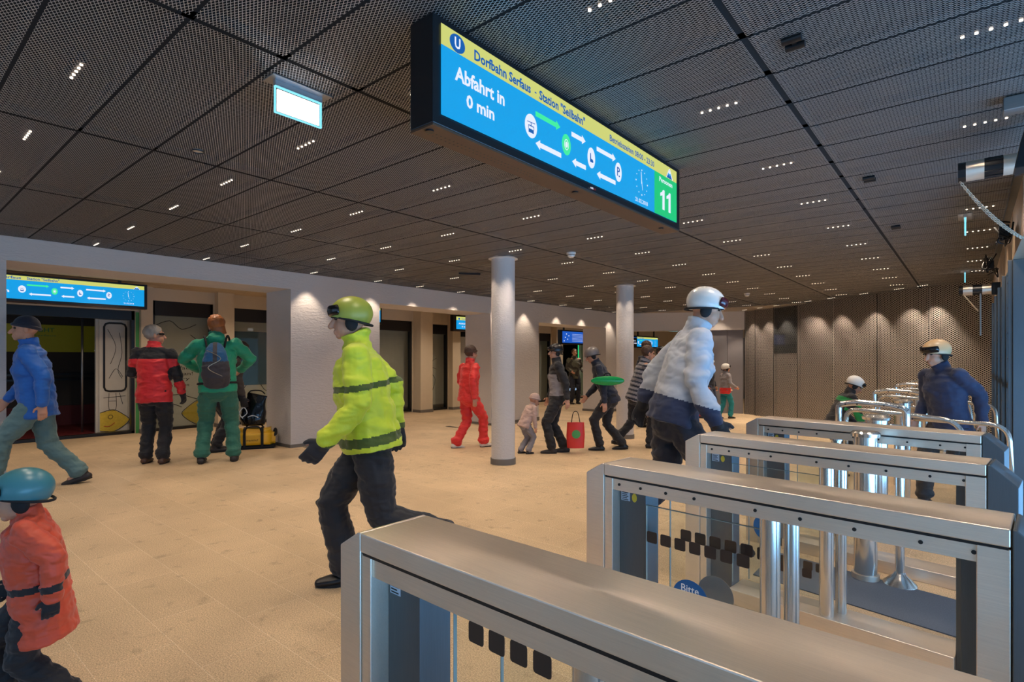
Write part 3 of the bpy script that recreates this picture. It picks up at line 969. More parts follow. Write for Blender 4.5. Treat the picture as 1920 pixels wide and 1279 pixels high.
def turnstile(label, loc, rz, bolts=True, sq_z=.617, sq_x=.15, nsq=7, sticker=.34, gx=.16):
    r = thing('turnstile', label, 'turnstile', loc, rz)
    w = .205; L = 1.20
    b = bmesh.new(); box(b, 0, L, 0, w, TH - .045, TH); obj('top_rail', b, M['steel'], r, bevel=.003)
    b = bmesh.new(); prism(b, [(-.088, 0), (-.002, 0), (-.002, TH), (-.012, TH), (-.088, TH - .045)], 'y', 0, w); obj('end_cap', b, M['steel'], r, bevel=.003)
    b = bmesh.new(); prism(b, [(L + .003, 0), (L + .095, 0), (L + .095, TH - .075), (L + .012, TH), (L + .003, TH)], 'y', 0, w); obj('end_cap', b, M['bluesteel'], r, bevel=.003)
    b = bmesh.new(); box(b, 0, .036, .004, w - .004, 0, TH - .05); obj('post', b, M['steel'], r, bevel=.002)
    b = bmesh.new(); box(b, .036, .155, .055, w - .055, 0, TH - .05); obj('side_plate', b, M['bluesteel'], r, bevel=.002)
    b = bmesh.new(); box(b, L - .065, L, .004, w - .004, 0, TH - .05); obj('post', b, M['steel'], r, bevel=.002)
    b = bmesh.new(); box(b, L - .10, L - .065, .05, w - .05, 0, TH - .05); obj('side_plate', b, M['bluesteel'], r, bevel=.002)
    b = bmesh.new(); box(b, .155, L - .10, .01, w - .01, 0.0, .075); obj('bottom_beam', b, M['steel'], r, bevel=.003)
    for s in (.010, w - .020):
        b = bmesh.new(); box(b, .036, L - .03, s, s + .010, TH - .098, TH - .0535); st = obj('bolt_strip', b, M['steel'], r, bevel=.001)
        if bolts:
            for k in (.065, .16, .265, .375, .585, .72, .865, 1.02, 1.13):
                c = bmesh.new(); cyl(c, (k, s - .003 if s < .1 else s + .009, TH - .074), (k, s + .001 if s < .1 else s + .013, TH - .074), .0055, n=12)
                obj('bolt', c, M['bolt'], st)
    b = bmesh.new(); box(b, .004, L - .004, .004, w - .004, TH - .053, TH - .045); obj('shadow_gap', b, M['black'], r)  # solid black strip, shade between rail and bolt strips put in as colour
    for k, (cx, cy, cr) in enumerate(((.615, .055, .031), (.655, .135, .024))):
        b = bmesh.new(); cyl(b, (cx, cy, .075), (cx, cy, TH - .05), cr, n=28); obj('column', b, M['chrome'], r, smooth='auto')
    # glass leaves
    for k, (x0, x1, yy, z1) in enumerate(((gx, .585, .050, .735 if gx < .2 else .775), (gx + .045, .600, .150, .765))):
        g = obj('glass_leaf', BX(x0, x1, yy, yy + .008, .10, z1), M['glass'], r)
        e = bmesh.new(); box(e, x0 - .0015, x0 + .0005, yy - .0005, yy + .0085, .10, z1); box(e, x0, x1, yy - .0005, yy + .0085, z1 - .0005, z1 + .0015)
        obj('edge', e, M['edge'], g)
        for row, (zz, n0, n1) in enumerate(((sq_z, 0, nsq), (.25, nsq - 4, nsq))):
            for i in range(n0, n1):
                cx = sq_x + .035 + i * .0575 + k * .03
                if cx + .02 > x1 or cx - .02 < x0: continue
                s = .0215; q = .006
                e = bmesh.new()
                pts = [(cx + dx * (s - q) + q * math.cos(a), zz + k * .004 + dz * (s - q) + q * math.sin(a)) for dx, dz, a0 in ((1, 1, 0), (-1, 1, PI / 2), (-1, -1, PI), (1, -1, 1.5 * PI)) for a in (a0, a0 + PI / 4, a0 + PI / 2)]
                prism(e, pts, 'y', yy - .0012, yy - .0004)
                obj('printed_square', e, M['square'], g)
    if sticker:
        MX = Matrix.Translation((0, .0488, 0)) @ Matrix(((1, 0, 0, 0), (0, 0, -1, 0), (0, 1, 0, 0), (0, 0, 0, 1)))
        e = bmesh.new(); flat_poly(e, disc(sticker, .43, .068, 40), 0, MX, 0, .0008); s_ = obj('round_sticker', e, M['stickerblue'], r)
        text_mesh('lettering', 'Bitte', sticker - .034, sticker + .034, .465, .028, .0012, MX, M['white'], s_, .01)
        text_mesh('lettering', 'hier', sticker - .026, sticker + .026, .425, .026, .0012, MX, M['white'], s_, .01)
        e = bmesh.new(); flat_poly(e, disc(sticker + .05, .43, .068, 40), -.099, MX, 0, .0008); obj('round_sticker', e, M['stickergrey'], r)
    MX = Matrix.Translation((0, .0545, 0)) @ Matrix(((1, 0, 0, 0), (0, 0, -1, 0), (0, 1, 0, 0), (0, 0, 0, 1)))
    e = bmesh.new(); flat_poly(e, rect(.045, .085, TH - .145, TH - .105), 0, MX, 0, .0006); lb = obj('paper_label', e, M['paper'], r)
    for k in range(5):
        c = bmesh.new(); flat_poly(c, rect(.049, .078 - (k % 2) * .006, TH - .114 - k * .007, TH - .111 - k * .007), .0007, MX, 0, .0003); obj('printed_line', c, M['ink'], lb)
    if bolts:
        e = bmesh.new(); flat_poly(e, disc(.105, TH - .128, .011, 20, ry=.017), 0, MX, 0, .0006); obj('oval_sticker', e, M['yellow'], r)
    return r
turnstile('nearest stainless steel turnstile cabinet at the bottom right, wide top, no bolts', (-1.122, .775, 0), math.radians(-1.4), bolts=False, sq_z=.735, sq_x=.25, nsq=6, gx=.275)
turnstile('second stainless steel turnstile from the camera, with glass leaves and a row of dark squares', (-1.120, 1.912, 0), math.radians(-4.8))
turnstile('third stainless steel turnstile from the camera, between the second and the farthest cabinet', (-1.145, 2.985, 0), math.radians(-6.2))
turnstile('farthest of the four steel turnstile cabinets, in front of the tubular gates', (-1.145, 4.07, 0), math.radians(-7.2), sticker=0)

# entrance mat strip
bm = bmesh.new()
prism(bm, [(-1.0, 3.45), (.12, 3.25), (.12, 3.75), (-1.0, 3.95)], 'z', 0.0, .006)
o = obj('entrance_mat', bm, M['mat']); tag(o, 'grey blue speckled floor strip between the third and fourth turnstile cabinets', 'mat')

# tubular gates beyond the cabinets
def tube_gate(label, x, y, w, top, r_=.024, lower=True):
    z0 = fz(x, y)
    t = thing('tubular_gate', label, 'turnstile gate', (x, y, z0), math.radians(-9))
    h = top - z0
    b = bmesh.new()
    tube(b, bend([(0, 0, 0), (0, 0, h - .01), (w * .25, 0, h + .012), (w * .75, 0, h + .006), (w, 0, h - .02), (w, 0, 0)], .03, 5), r_, 14)
    obj('hoop', b, M['chrome'], t, smooth=True)
    b = bmesh.new()
    tube(b, bend([(-.02, .22, 0), (-.02, .22, h - .06), (w * .9, .20, h - .07), (w + .26, .20, h - .10), (w + .33, .20, h - .35), (w + .33, .20, 0)], .09, 7), r_ * .75, 12)
    obj('guide_rail', b, M['chrome'], t, smooth=True)
    for k in (.12, .3, .7, .9):
        b = bmesh.new(); cyl(b, (w * k, -r_ - .001, h + .004 - .02 * abs(k - .5)), (w * k, -r_ + .004, h + .004 - .02 * abs(k - .5)), .006, n=10); obj('bolt', b, M['bolt'], t)
    # drum with conical foot
    b = bmesh.new(); cyl(b, (w * .5, .12, 0), (w * .5, .12, h - .12), .075, n=32); obj('drum', b, M['chrome'], t, smooth='auto')
    b = bmesh.new(); loft(b, [(w * .5, .12, h - .12), (w * .5, .12, h - .10), (w * .5, .12, h - .08)], [.09, .095, .07], n=32, round_ends=False); cap = obj('drum_top', b, M['chrome'], t, smooth='auto')
    for k in range(3):
        a = k * 2 * PI / 3 + .4
        b = bmesh.new(); tube(b, [(w * .5, .12, h - .15), (w * .5 + .20 * math.cos(a), .12 + .20 * math.sin(a), h - .17)], .014, 10); obj('barrier_arm', b, M['chrome'], t, smooth=True)
    for px_ in (0, w):
        b = bmesh.new(); loft(b, [(px_, 0, 0), (px_, 0, .02), (px_, 0, .05)], [.055, .05, .026], n=24, round_ends=False); obj('foot_cone', b, M['chrome'], t, smooth='auto')
    # glass infill
    g = obj('glass_infill', BX(w + .02, w + .31, .197, .203, .12, h - .16), M['glass'], t)
    return t
tube_gate('nearest tubular steel gate with curved hoop, just behind the last turnstile cabinet', -.79, 4.93, .44, .95)
tube_gate('second tubular steel gate, its hoop carrying dark bolts', -.80, 7.08, .45, .945)
tube_gate('third tubular steel gate from the camera', -.79, 9.20, .45, .935)
tube_gate('farthest tubular steel gate, close to the mesh wall', -.72, 10.75, .42, .935)
def bollard(label, x, y, h, r_, cone=False, coll=True):
    t = thing('steel_bollard', label, 'bollard', (x, y, fz(x, y)))
    b = bmesh.new(); cyl(b, (0, 0, 0), (0, 0, h), r_, n=32); obj('post', b, M['chrome'], t, smooth='auto')
    if cone:
        b = bmesh.new(); loft(b, [(0, 0, 0), (0, 0, .012), (0, 0, .06), (0, 0, .075)], [.085, .082, .032, r_ + .002], n=32, round_ends=False); obj('foot_cone', b, M['chrome'], t, smooth='auto')
    else:
        b = bmesh.new(); cyl(b, (0, 0, 0), (0, 0, .035), r_ * 1.18, n=32); obj('foot_ring', b, M['steel'], t, smooth='auto')
    if coll:
        b = bmesh.new(); loft(b, [(0, 0, h), (0, 0, h + .02), (0, 0, h + .03)], [r_ * 1.25, r_ * 1.28, r_ * 1.1], n=32, round_ends=False); obj('cap', b, M['chrome'], t, smooth='auto')
    return t
bollard('thick steel drum post between the third and fourth turnstile cabinets', -.475, 3.94 - .12, .84, .06)
bollard('slim steel post with a wide conical foot on the grey mat behind the third turnstile', -.31, 3.84, .80, .023, cone=True, coll=False)
bollard('slim steel post beside the round-columned gate, left side behind the fourth cabinet', -.74, 4.52, .72, .032)
def rail(label, pts, r_=.017):
    t = thing('guide_rail', label, 'rail', pts[0])
    b = bmesh.new(); o0 = Vector(pts[0]); tube(b, bend([Vector(p) - o0 for p in pts], .12, 8), r_, 12); obj('tube', b, M['chrome'], t, smooth=True)
    return t
rail('long slim steel rail running right from the second gate to the steel posts', [(-.20, 7.75, .82), (.20, 7.65, .82), (.24, 7.65, .0)])
rail('upper slim steel rail behind, running right from the third gate and curving down', [(-.4, 9.3, .86), (.10, 9.1, .86), (.18, 9.1, .02)])
rail('slim steel rail at waist height right of the nearest tubular gate', [(-.36, 5.6, .80), (.22, 5.5, .80), (.25, 5.5, .0)])

# ------------------------------------------------------------------ right side: doors, header, motors, chain
RX = .27
bm = bmesh.new()
box(bm, RX, RX + .10, 4.95, 11.5, 2.12, 2.56)
for yy in (6.15, 7.3, 8.45, 9.6, 10.75):
    box(bm, RX - .004, RX, yy, yy + .012, 2.12, 2.52)
structure('wall_right', bm, M['header'])
bm = bmesh.new()
box(bm, RX - .045, RX, 4.6, 11.4, 2.515, 2.56)
structure('trim_4', bm, M['bluesteel'])
for k, yy in enumerate((6.15, 7.3, 8.45, 9.6, 10.75)):
    z0 = fz(0, yy)
    bm = bmesh.new()
    box(bm, RX, RX + .10, yy, yy + .09, z0, 2.12)
    box(bm, RX - .03, RX, yy + .02, yy + .05, z0, 2.12)
    d = structure('window_%d' % (k + 1), bm, M['bluesteel'], bevel=.003)
    b = bmesh.new()
    for q in range(9):
        cyl(b, (RX - .033, yy + .035, .25 + q * .21), (RX - .028, yy + .035, .25 + q * .21), .008, n=8)
    obj('bolts', b, M['bolt'], d)
    y1 = yy + 1.15 if k < 4 else 11.35
    obj('pane', BX(RX + .04, RX + .05, yy + .09, y1, z0 + .1, 2.12), M['doorglass'], d)
    b = bmesh.new(); box(b, RX + .02, RX + .07, yy + .09, y1, z0, z0 + .1); box(b, RX + .02, RX + .07, yy + .09, y1, 1.0, 1.05); obj('rail', b, M['bluesteel'], d)

def door_motor(label, x, y, z, s=1.0, rz=0.0):
    t = thing('door_motor', label, 'door motor', (x, y, z), rz)
    r_ = .056 * s
    b = bmesh.new(); loft(b, [(-.27 * s, 0, 0), (-.235 * s, 0, 0)], [r_ * 1.0, r_ * 1.0], (0, 0, 1), n=8, round_ends=False); obj('end_cap', b, M['black'], t)
    b = bmesh.new(); cyl(b, (-.235 * s, 0, 0), (-.155 * s, 0, 0), r_, n=28); obj('drum', b, M['steel'], t, smooth='auto')
    b = bmesh.new(); cyl(b, (-.155 * s, 0, 0), (-.075 * s, 0, 0), r_ * .93, n=28)
    for k in range(10):
        a = 2 * PI * k / 10
        tube(b, [(-.155 * s, r_ * .95 * math.cos(a), r_ * .95 * math.sin(a)), (-.075 * s, r_ * .95 * math.cos(a), r_ * .95 * math.sin(a))], .004, 6)
    obj('cooling_ribs', b, M['black'], t)
    b = bmesh.new(); cyl(b, (-.075 * s, 0, 0), (.0, 0, 0), r_, n=28); obj('drum', b, M['steel'], t, smooth='auto')
    b = bmesh.new(); box(b, .0, .10 * s, -.05 * s, .05 * s, -.065 * s, .065 * s); obj('gearbox', b, M['black'], t, bevel=.01)
    return t
door_motor('large cylindrical steel door motor at the right edge with a chain hanging from its end', .215, 4.10, 2.375)
t2 = door_motor('small distant cylindrical door motor in front of the mesh wall, top right', .19, 8.6, 2.12, 1.1)
b = bmesh.new(); tube(b, [(-.10, -.02, .02), (-.10, -.04, -.55)], .010, 8); obj('lever', b, M['steeldk'], t2)
b = bmesh.new(); tube(b, [(-.27, -.02, -.03), (-.12, -.05, -.26)], .008, 8); obj('cord', b, M['chain'], t2)
t = thing('control_box', 'grey box and black bracket with yellow mark above the door motor, right edge', 'control box', (.19, 3.55, 2.50))
obj('box', BX(-.07, .09, -.04, .05, -.02, .045), M['steeldk'], t, bevel=.004)
b = bmesh.new(); prism(b, [(.02, -.04), (.14, -.04), (.14, -.24), (-.02, -.24), (.0, -.12)], 'y', .20, .34); obj('bracket', b, M['black'], t, bevel=.004)
obj('warning_mark', BX(.06, .12, .195, .20, -.07, -.045), M['yellow'], t)
# chain: individual links along a hanging curve
ct = thing('hanging_chain', 'pale steel link chain hanging in a curve from the door motor at right', 'chain', (-.045, 4.06, 2.312))
P0 = Vector((0, 0, 0)); P1 = Vector((.285, .21, -.335))
path = []
for k in range(61):
    s = k / 60
    path.append(P0.lerp(P1, s) + Vector((0, 0, -.03 * 4 * s * (1 - s))))
for k in range(90):
    strand, k = (k // 45), (k % 45)
    b = bmesh.new()
    if k == 0:
        path = [P0.lerp(P1, q / 47) + Vector((0, .006 * strand, -(.03 + .012 * strand) * 4 * (q / 47) * (1 - q / 47))) for q in range(48)]
    p = path[k]; d = (path[k + 2] - path[k]).normalized()
    side = d.cross(Vector((0, 1, 0))).normalized() if k % 2 else d.cross(Vector((0, 0, 1))).normalized()
    c = (path[k] + path[k + 1]) / 2
    tube(b, [c + d * (.0085 * math.cos(a)) + side * (.0055 * math.sin(a)) for a in [2 * PI * q / 10 for q in range(11)]], .0016, 5)
    obj('chain_link', b, M['chain'], ct, smooth=True)
# cable bundles
def cables(label, x, y, z, n=6, s=.09):
    t = thing('cable_bundle', label, 'cables', (x, y, z))
    rr = random.Random(int(y * 100))
    for k in range(n):
        pts = [Vector((rr.uniform(-s, s) * .6, rr.uniform(-s, s) * 2, rr.uniform(-s, s))) for _ in range(5)]
        b = bmesh.new(); tube(b, smooth_path(pts, 5), .006, 6); obj('cable', b, M['strap'], t, smooth=True)
    obj('junction_box', BX(-.03, .03, -.07, .07, -.04, .05), M['black'], t, bevel=.004)
cables('tangle of black cables on the bronze panel below the chain', .20, 5.75, 2.28)
cables('second tangle of black cables, above the distant door motor', .17, 8.1, 2.33, s=.12)

# ------------------------------------------------------------------ train behind the platform doors
tr = thing('train_carriage', 'pale train carriage covered in children\'s crayon drawings behind the platform doors', 'train', (-11.45, 0, 0))
bm = bmesh.new()
box(bm, -.06, 0, 2.62, 14.0, .02, 2.15)
box(bm, -.06, 0, 15.2, 16.3, -.2, 2.15)
box(bm, -.06, 0, 17.7, 20.0, -.2, 2.15)
box(bm, -.06, 0, -3.5, -.4, .02, 2.15)
box(bm, -.06, 0, -.4, 2.62, 1.98, 2.15)
obj('side_panel', bm, M['train'], tr)
bm = bmesh.new()
box(bm, -1.9, -1.84, -3.5, 20.5, .0, 2.2)
box(bm, -1.9, -.06, -3.5, 20.5, 2.1, 2.16)
box(bm, -1.9, -.02, -3.5, 20.5, -.30, -.1)
obj('interior', bm, M['trainin'], tr)
box_in = BX(-1.9, .10, -3.5, 14.0, -.10, .01)
obj('sill', box_in, M['steeldk'], tr)
obj('end_wall', BX(-1.9, -.06, 20.4, 20.5, -.3, 2.2), M['trainin'], tr)
obj('skirt_board', BX(-1.84, -1.80, -3.5, 3.2, .02, .40), M['trainred'], tr)
obj('floor_covering', BX(-1.84, .0, -3.5, 3.2, .02, .03), M['trainred'], tr)
b = bmesh.new(); tube(b, [(-.3, 2.50, .02), (-.3, 2.50, 2.1)], .018, 10); obj('grab_pole', b, M['steeldk'], tr, smooth=True)
b = bmesh.new(); tube(b, [(-.3, -.2, .02), (-.3, -.2, 2.1)], .018, 10); obj('grab_pole', b, M['steeldk'], tr, smooth=True)
b = bmesh.new(); box(b, -1.82, -1.76, -3, 3.4, .88, .92); box(b, -1.82, -1.76, -3, 3.4, .98, 1.02); obj('wall_rail', b, M['black'], tr)
bm = bmesh.new(); box(bm, -1.84, -1.82, 1.55, 3.9, 1.42, 1.93); ps = obj('poster', bm, M['poster'], tr, bevel=.003)
MXp = Matrix.Translation((-1.82, 0, 0)) @ RY
text_mesh('lettering', 'ANIGHT', 1.95, 2.40, 1.83, .085, .001, MXp, M['trimgreen'], ps, .005)
text_mesh('lettering', 'Serfaus', 2.1, 2.42, 1.73, .03, .001, MXp, M['trimgreen'], ps, .0)
mountain(ps, MXp, 3.15, 1.46, .28, .10)
# sliding door leaf with window, standing beside the opening
lf = obj('door_leaf', BX(.005, .035, 2.66, 3.08, .03, 1.97), M['train'], tr, bevel=.01)
bm = bmesh.new()
rr = []
for (cy, cz, a0) in ((2.98, 1.84, 0), (2.80, 1.84, PI / 2), (2.80, .80, PI), (2.98, .80, 1.5 * PI)):
    for a in (a0, a0 + PI / 4, a0 + PI / 2):
        rr.append((.036, cy + .07 * math.cos(a), cz + .07 * math.sin(a)))
tube(bm, rr + [rr[0]], .016, 8); obj('window_frame', bm, M['black'], lf, smooth=True)
def stroke(pts, parent, m, x, r_=.006, closed=False, name='crayon_line'):
    b = bmesh.new(); P = [(x, p[0], p[1]) for p in pts]
    P = smooth_path(P + ([P[0]] if closed else []), 4)
    tube(b, P, r_, 5); return obj(name, b, m, parent)
def fishy(cy, cz, s, parent, x, flip=1):
    pts = [(cy - flip * s, cz + s * .75), (cy, cz + s), (cy + flip * s * .8, cz + s * .5), (cy + flip * s * 1.25, cz), (cy + flip * s * .8, cz - s * .55), (cy, cz - s), (cy - flip * s, cz - s * .85)]
    b = bmesh.new(); prism(b, pts if flip > 0 else pts[::-1], 'x', x - .002, x + .002); f_ = obj('drawn_fish', b, M['fish'], parent)
    stroke(pts, parent, M['ink'], x + .003, .005)
    stroke([(cy - flip * s * .2 + .035 * math.cos(a), cz + s * .35 + .035 * math.sin(a)) for a in (0, 1, 2, 3, 4, 5)], parent, M['ink'], x + .003, .004, True)
    stroke([(cy - flip * s * .7, cz - s * .45), (cy - flip * s * .3, cz - s * .5), (cy + flip * s * .1, cz - s * .2)], parent, M['redink'], x + .003, .006)
fishy(2.86, .22, .19, lf, .036)
for pts in ([(2.78, 1.8), (2.9, 1.5), (2.82, 1.2)], [(2.95, 1.75), (2.99, 1.4), (2.93, 1.1), (2.99, .95)], [(2.8, .95), (2.9, 1.12), (3.0, .98)], [(2.72, .62), (3.04, .64)], [(2.8, .7), (2.8, .42), (2.9, .42), (2.9, .7)], [(2.8, .56), (2.9, .56)], [(2.95, .7), (3.0, .5)]):
    stroke(pts, lf, M['ink'], .037, .004)
fishy(4.25, .26, .24, tr, .003, -1)
for pts in ([(3.5, 1.9), (3.75, 2.0), (3.95, 1.85), (4.2, 1.95)], [(3.6, .55), (3.9, .62), (4.3, .5), (4.5, .6)], [(3.5, .35), (3.75, .45), (3.95, .38)], [(4.1, 1.75), (4.25, 1.6), (4.15, 1.45), (4.3, 1.3)], [(5.0, 1.6), (5.4, 1.4), (5.7, 1.5)], [(5.0, .5), (5.3, .9), (5.6, .6), (5.8, 1.0)],
            [(10.0, 1.8), (10.2, 1.5), (10.1, 1.2), (10.4, 1.3)], [(10.05, .6), (10.2, .35), (10.35, .7), (10.2, .9)], [(10.1, 1.1), (10.4, 1.0)]):
    stroke(pts, tr, M['ink'], .003, .006)
MXt = Matrix.Translation((.001, 0, 0)) @ RY
for k, s in enumerate(('Serfaus', 'erfwan!', 'ntary', 'layout')):
    text_mesh('handwriting', s, 3.72, 4.14 - .05 * (k > 1), 1.12 - k * .11, .065, .001, MXt, M['ink'], tr, .0)
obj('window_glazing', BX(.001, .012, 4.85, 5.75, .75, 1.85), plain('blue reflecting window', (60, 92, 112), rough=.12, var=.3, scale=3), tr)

# ------------------------------------------------------------------ bags beside the nearest pier
t = thing('duffel_bag', 'yellow duffel bag with black straps on the floor beside the nearest white pier', 'bag', (-7.98, 3.72, 0), math.radians(62))
def soft_box(name, x0, x1, y0, y1, z0, z1, m, parent, bev=.06, wr=.012, sub=3):
    bm = bmesh.new(); box(bm, x0, x1, y0, y1, z0, z1)
    bmesh.ops.bevel(bm, geom=bm.edges[:], offset=bev, segments=3, affect='EDGES')
    bmesh.ops.subdivide_edges(bm, edges=bm.edges[:], cuts=sub, use_grid_fill=True)
    for v in bm.verts:
        v.co += v.co.normalized() * wr * noise.noise(v.co * 9) + Vector((0, 0, wr * .8 * noise.noise(v.co * 5 + Vector((3, 1, 2)))))
    for f in bm.faces: f.smooth = True
    return obj(name, bm, m, parent, smooth=True)
soft_box('body', -.27, .27, -.15, .15, .0, .285, M['yelbag'], t)
soft_box('base', -.275, .275, -.153, .153, -.002, .05, M['strap'], t, .02, .004)
for sx in (-.13, .10):
    b = bmesh.new()
    prs = [(sx, -.160, .03), (sx, -.162, .2), (sx, -.13, .288), (sx, 0, .302), (sx, .13, .288), (sx, .162, .2), (sx, .160, .03)]
    for a, c in zip(prs[:-1], prs[1:]):
        loft(b, [a, c], [(.018, .004), (.018, .004)], (1, 0, 0), n=6, round_ends=False)
    obj('strap', b, M['strap'], t)
b = bmesh.new(); tube(b, smooth_path([(-.13, -.165, .2), (-.1, -.20, .31), (0, -.205, .33), (.07, -.20, .31), (.10, -.165, .2)], 6), .011, 8); obj('handle', b, M['strap'], t, smooth=True)
b = bmesh.new(); tube(b, smooth_path([(-.12, .10, .30), (-.05, .04, .345), (.04, .04, .345), (.1, .10, .30)], 6), .010, 8); obj('handle', b, M['strap'], t, smooth=True)
b = bmesh.new(); loft(b, [(.262, -.13, .20), (.29, 0, .205), (.262, .13, .20)], [(.03, .008)] * 3, (0, 0, 1), n=8); obj('end_pocket', b, M['strap'], t, smooth=True)
b = bmesh.new(); ell(b, (.27, 0, .23), (.03, .05, .05)); obj('end_pocket', b, M['strap'], t, smooth=True)
MXd = Matrix.Translation((0, -.166, 0)) @ Matrix(((1, 0, 0, 0), (0, 0, -1, 0), (0, 1, 0, 0), (0, 0, 0, 1)))
text_mesh('lettering', 'mammut', -.10, .05, .13, .028, .002, MXd, M['strap'], t, .0)
t = thing('roll_top_bag', 'glossy black roll-top bag standing on the yellow duffel bag', 'bag', (-8.04, 3.72, .315), math.radians(55))
bm = bmesh.new()
loft(bm, [(0, 0, .01), (0, 0, .10), (.01, 0, .22), (.03, .0, .33), (.05, 0, .42), (.06, 0, .46)], [(.15, .11), (.17, .12), (.165, .10), (.14, .07), (.13, .035), (.13, .02)], (1, 0, 0), n=24, round_ends=False)
bmesh.ops.subdivide_edges(bm, edges=bm.edges[:], cuts=2, use_grid_fill=True)
for v in bm.verts: v.co += Vector((noise.noise(v.co * 14), noise.noise(v.co * 14 + Vector((5, 5, 5))), 0)) * .012
obj('body', bm, M['blkbag'], t, smooth=True)
b = bmesh.new()
tube(b, smooth_path([(-.12, -.10, .12), (-.16, -.12, .2), (-.10, -.13, .28), (-.06, -.12, .2), (-.12, -.12, .14)], 6), .007, 6)
tube(b, smooth_path([(-.05, -.122, .14), (.02, -.126, .16), (.09, -.118, .13)], 6), .006, 6); obj('white_print', b, M['white'], t)
b = bmesh.new(); tube(b, smooth_path([(-.06, 0, .46), (-.03, 0, .51), (.10, 0, .51), (.16, 0, .46)], 6), .009, 8); obj('handle', b, M['strap'], t, smooth=True)
# ------------------------------------------------------------------ people
def remesh(bm, voxel, iters=4, folds=0.0, ffreq=7.0, seed=0, keep_sharp=False):
    bmesh.ops.recalc_face_normals(bm, faces=bm.faces)
    me = bpy.data.meshes.new('tmp'); bm.to_mesh(me); bm.free()
    o = bpy.data.objects.new('tmp', me); COL.objects.link(o)
    md = o.modifiers.new('r', 'REMESH'); md.mode = 'VOXEL'; md.voxel_size = voxel
    if iters:
        sm = o.modifiers.new('s', 'SMOOTH'); sm.factor = .5; sm.iterations = iters
    dg_ = bpy.context.evaluated_depsgraph_get()
    out = bpy.data.meshes.new_from_object(o.evaluated_get(dg_))
    bpy.data.objects.remove(o); bpy.data.meshes.remove(me)
    if folds:
        off = Vector((seed * 3.1, seed * 1.7, seed * .9))
        nn = [v.normal.copy() for v in out.vertices]
        for v, n in zip(out.vertices, nn):
            p = v.co
            q = Vector((p.x * ffreq, p.y * ffreq, p.z * ffreq * 2.1)) + off
            w = noise.noise(q + Vector((noise.noise(q * .7), 0, 0)) * 1.5)
            v.co += n * folds * (w + .5 * abs(noise.noise(q * 2.3)) - .15)
    for p in out.polygons: p.use_smooth = True
    return out

def me_obj(name, me, mats, parent, fmat=None):
    me.name = name
    me.materials.clear()
    for m in (mats if isinstance(mats, (list, tuple)) else [mats]): me.materials.append(m)
    if fmat:
        for p in me.polygons:
            p.material_index = fmat(p.center)
    o = bpy.data.objects.new(name, me)
    return link(o, parent)

def ik(a, c, l1, l2, pole):
    a, c, pole = Vector(a), Vector(c), Vector(pole)
    d = c - a
    Ln = min(d.length, l1 + l2 - .002); Ln = max(Ln, abs(l1 - l2) + .01)
    d.normalize()
    x = (l1 * l1 - l2 * l2 + Ln * Ln) / (2 * Ln)
    h = math.sqrt(max(l1 * l1 - x * x, 0))
    pp = pole - d * pole.dot(d); pp.normalize()
    return a + d * x + pp * h, a + d * Ln

def hand(bm, wrist, dirv, palm_n, side, curl=.5, s=1.0):
    """palm, four bent fingers of unequal length, thumb off the side of the palm"""
    d = Vector(dirv).normalized(); n = Vector(palm_n); n = (n - d * n.dot(d)).normalized()
    x = d.cross(n) * side
    w = Vector(wrist)
    loft(bm, [w - d * .02, w + d * .02, w + d * .085], [(.026 * s, .020 * s), (.036 * s, .018 * s), (.040 * s, .014 * s)], x, n=12)
    for k, ln in enumerate((.068, .078, .072, .056)):
        ln *= min(1.08, s * s) if s != 1.0 else 1.0
        b0 = w + d * .085 + x * (.030 - .020 * k) * s
        a = curl * (.8 + .12 * k)
        p1 = b0 + (d * math.cos(a * .6) + n * math.sin(a * .6)) * ln * .45
        p2 = p1 + (d * math.cos(a * 1.5) + n * math.sin(a * 1.5)) * ln * .33
        p3 = p2 + (d * math.cos(a * 2.2) + n * math.sin(a * 2.2)) * ln * .25
        loft(bm, [b0 - d * .01, p1, p2, p3], [.0095 * s, .0092 * s, .0085 * s, .0075 * s], n=8)
    t0 = w + d * .022 + x * .026 * s
    t1 = t0 + (d * .6 + x * .8 + n * .25).normalized() * .038
    t2 = t1 + (d * .9 + x * .35 + n * .45).normalized() * .030
    loft(bm, [t0, t1, t2], [.012 * s, .011 * s, .009 * s], n=8)

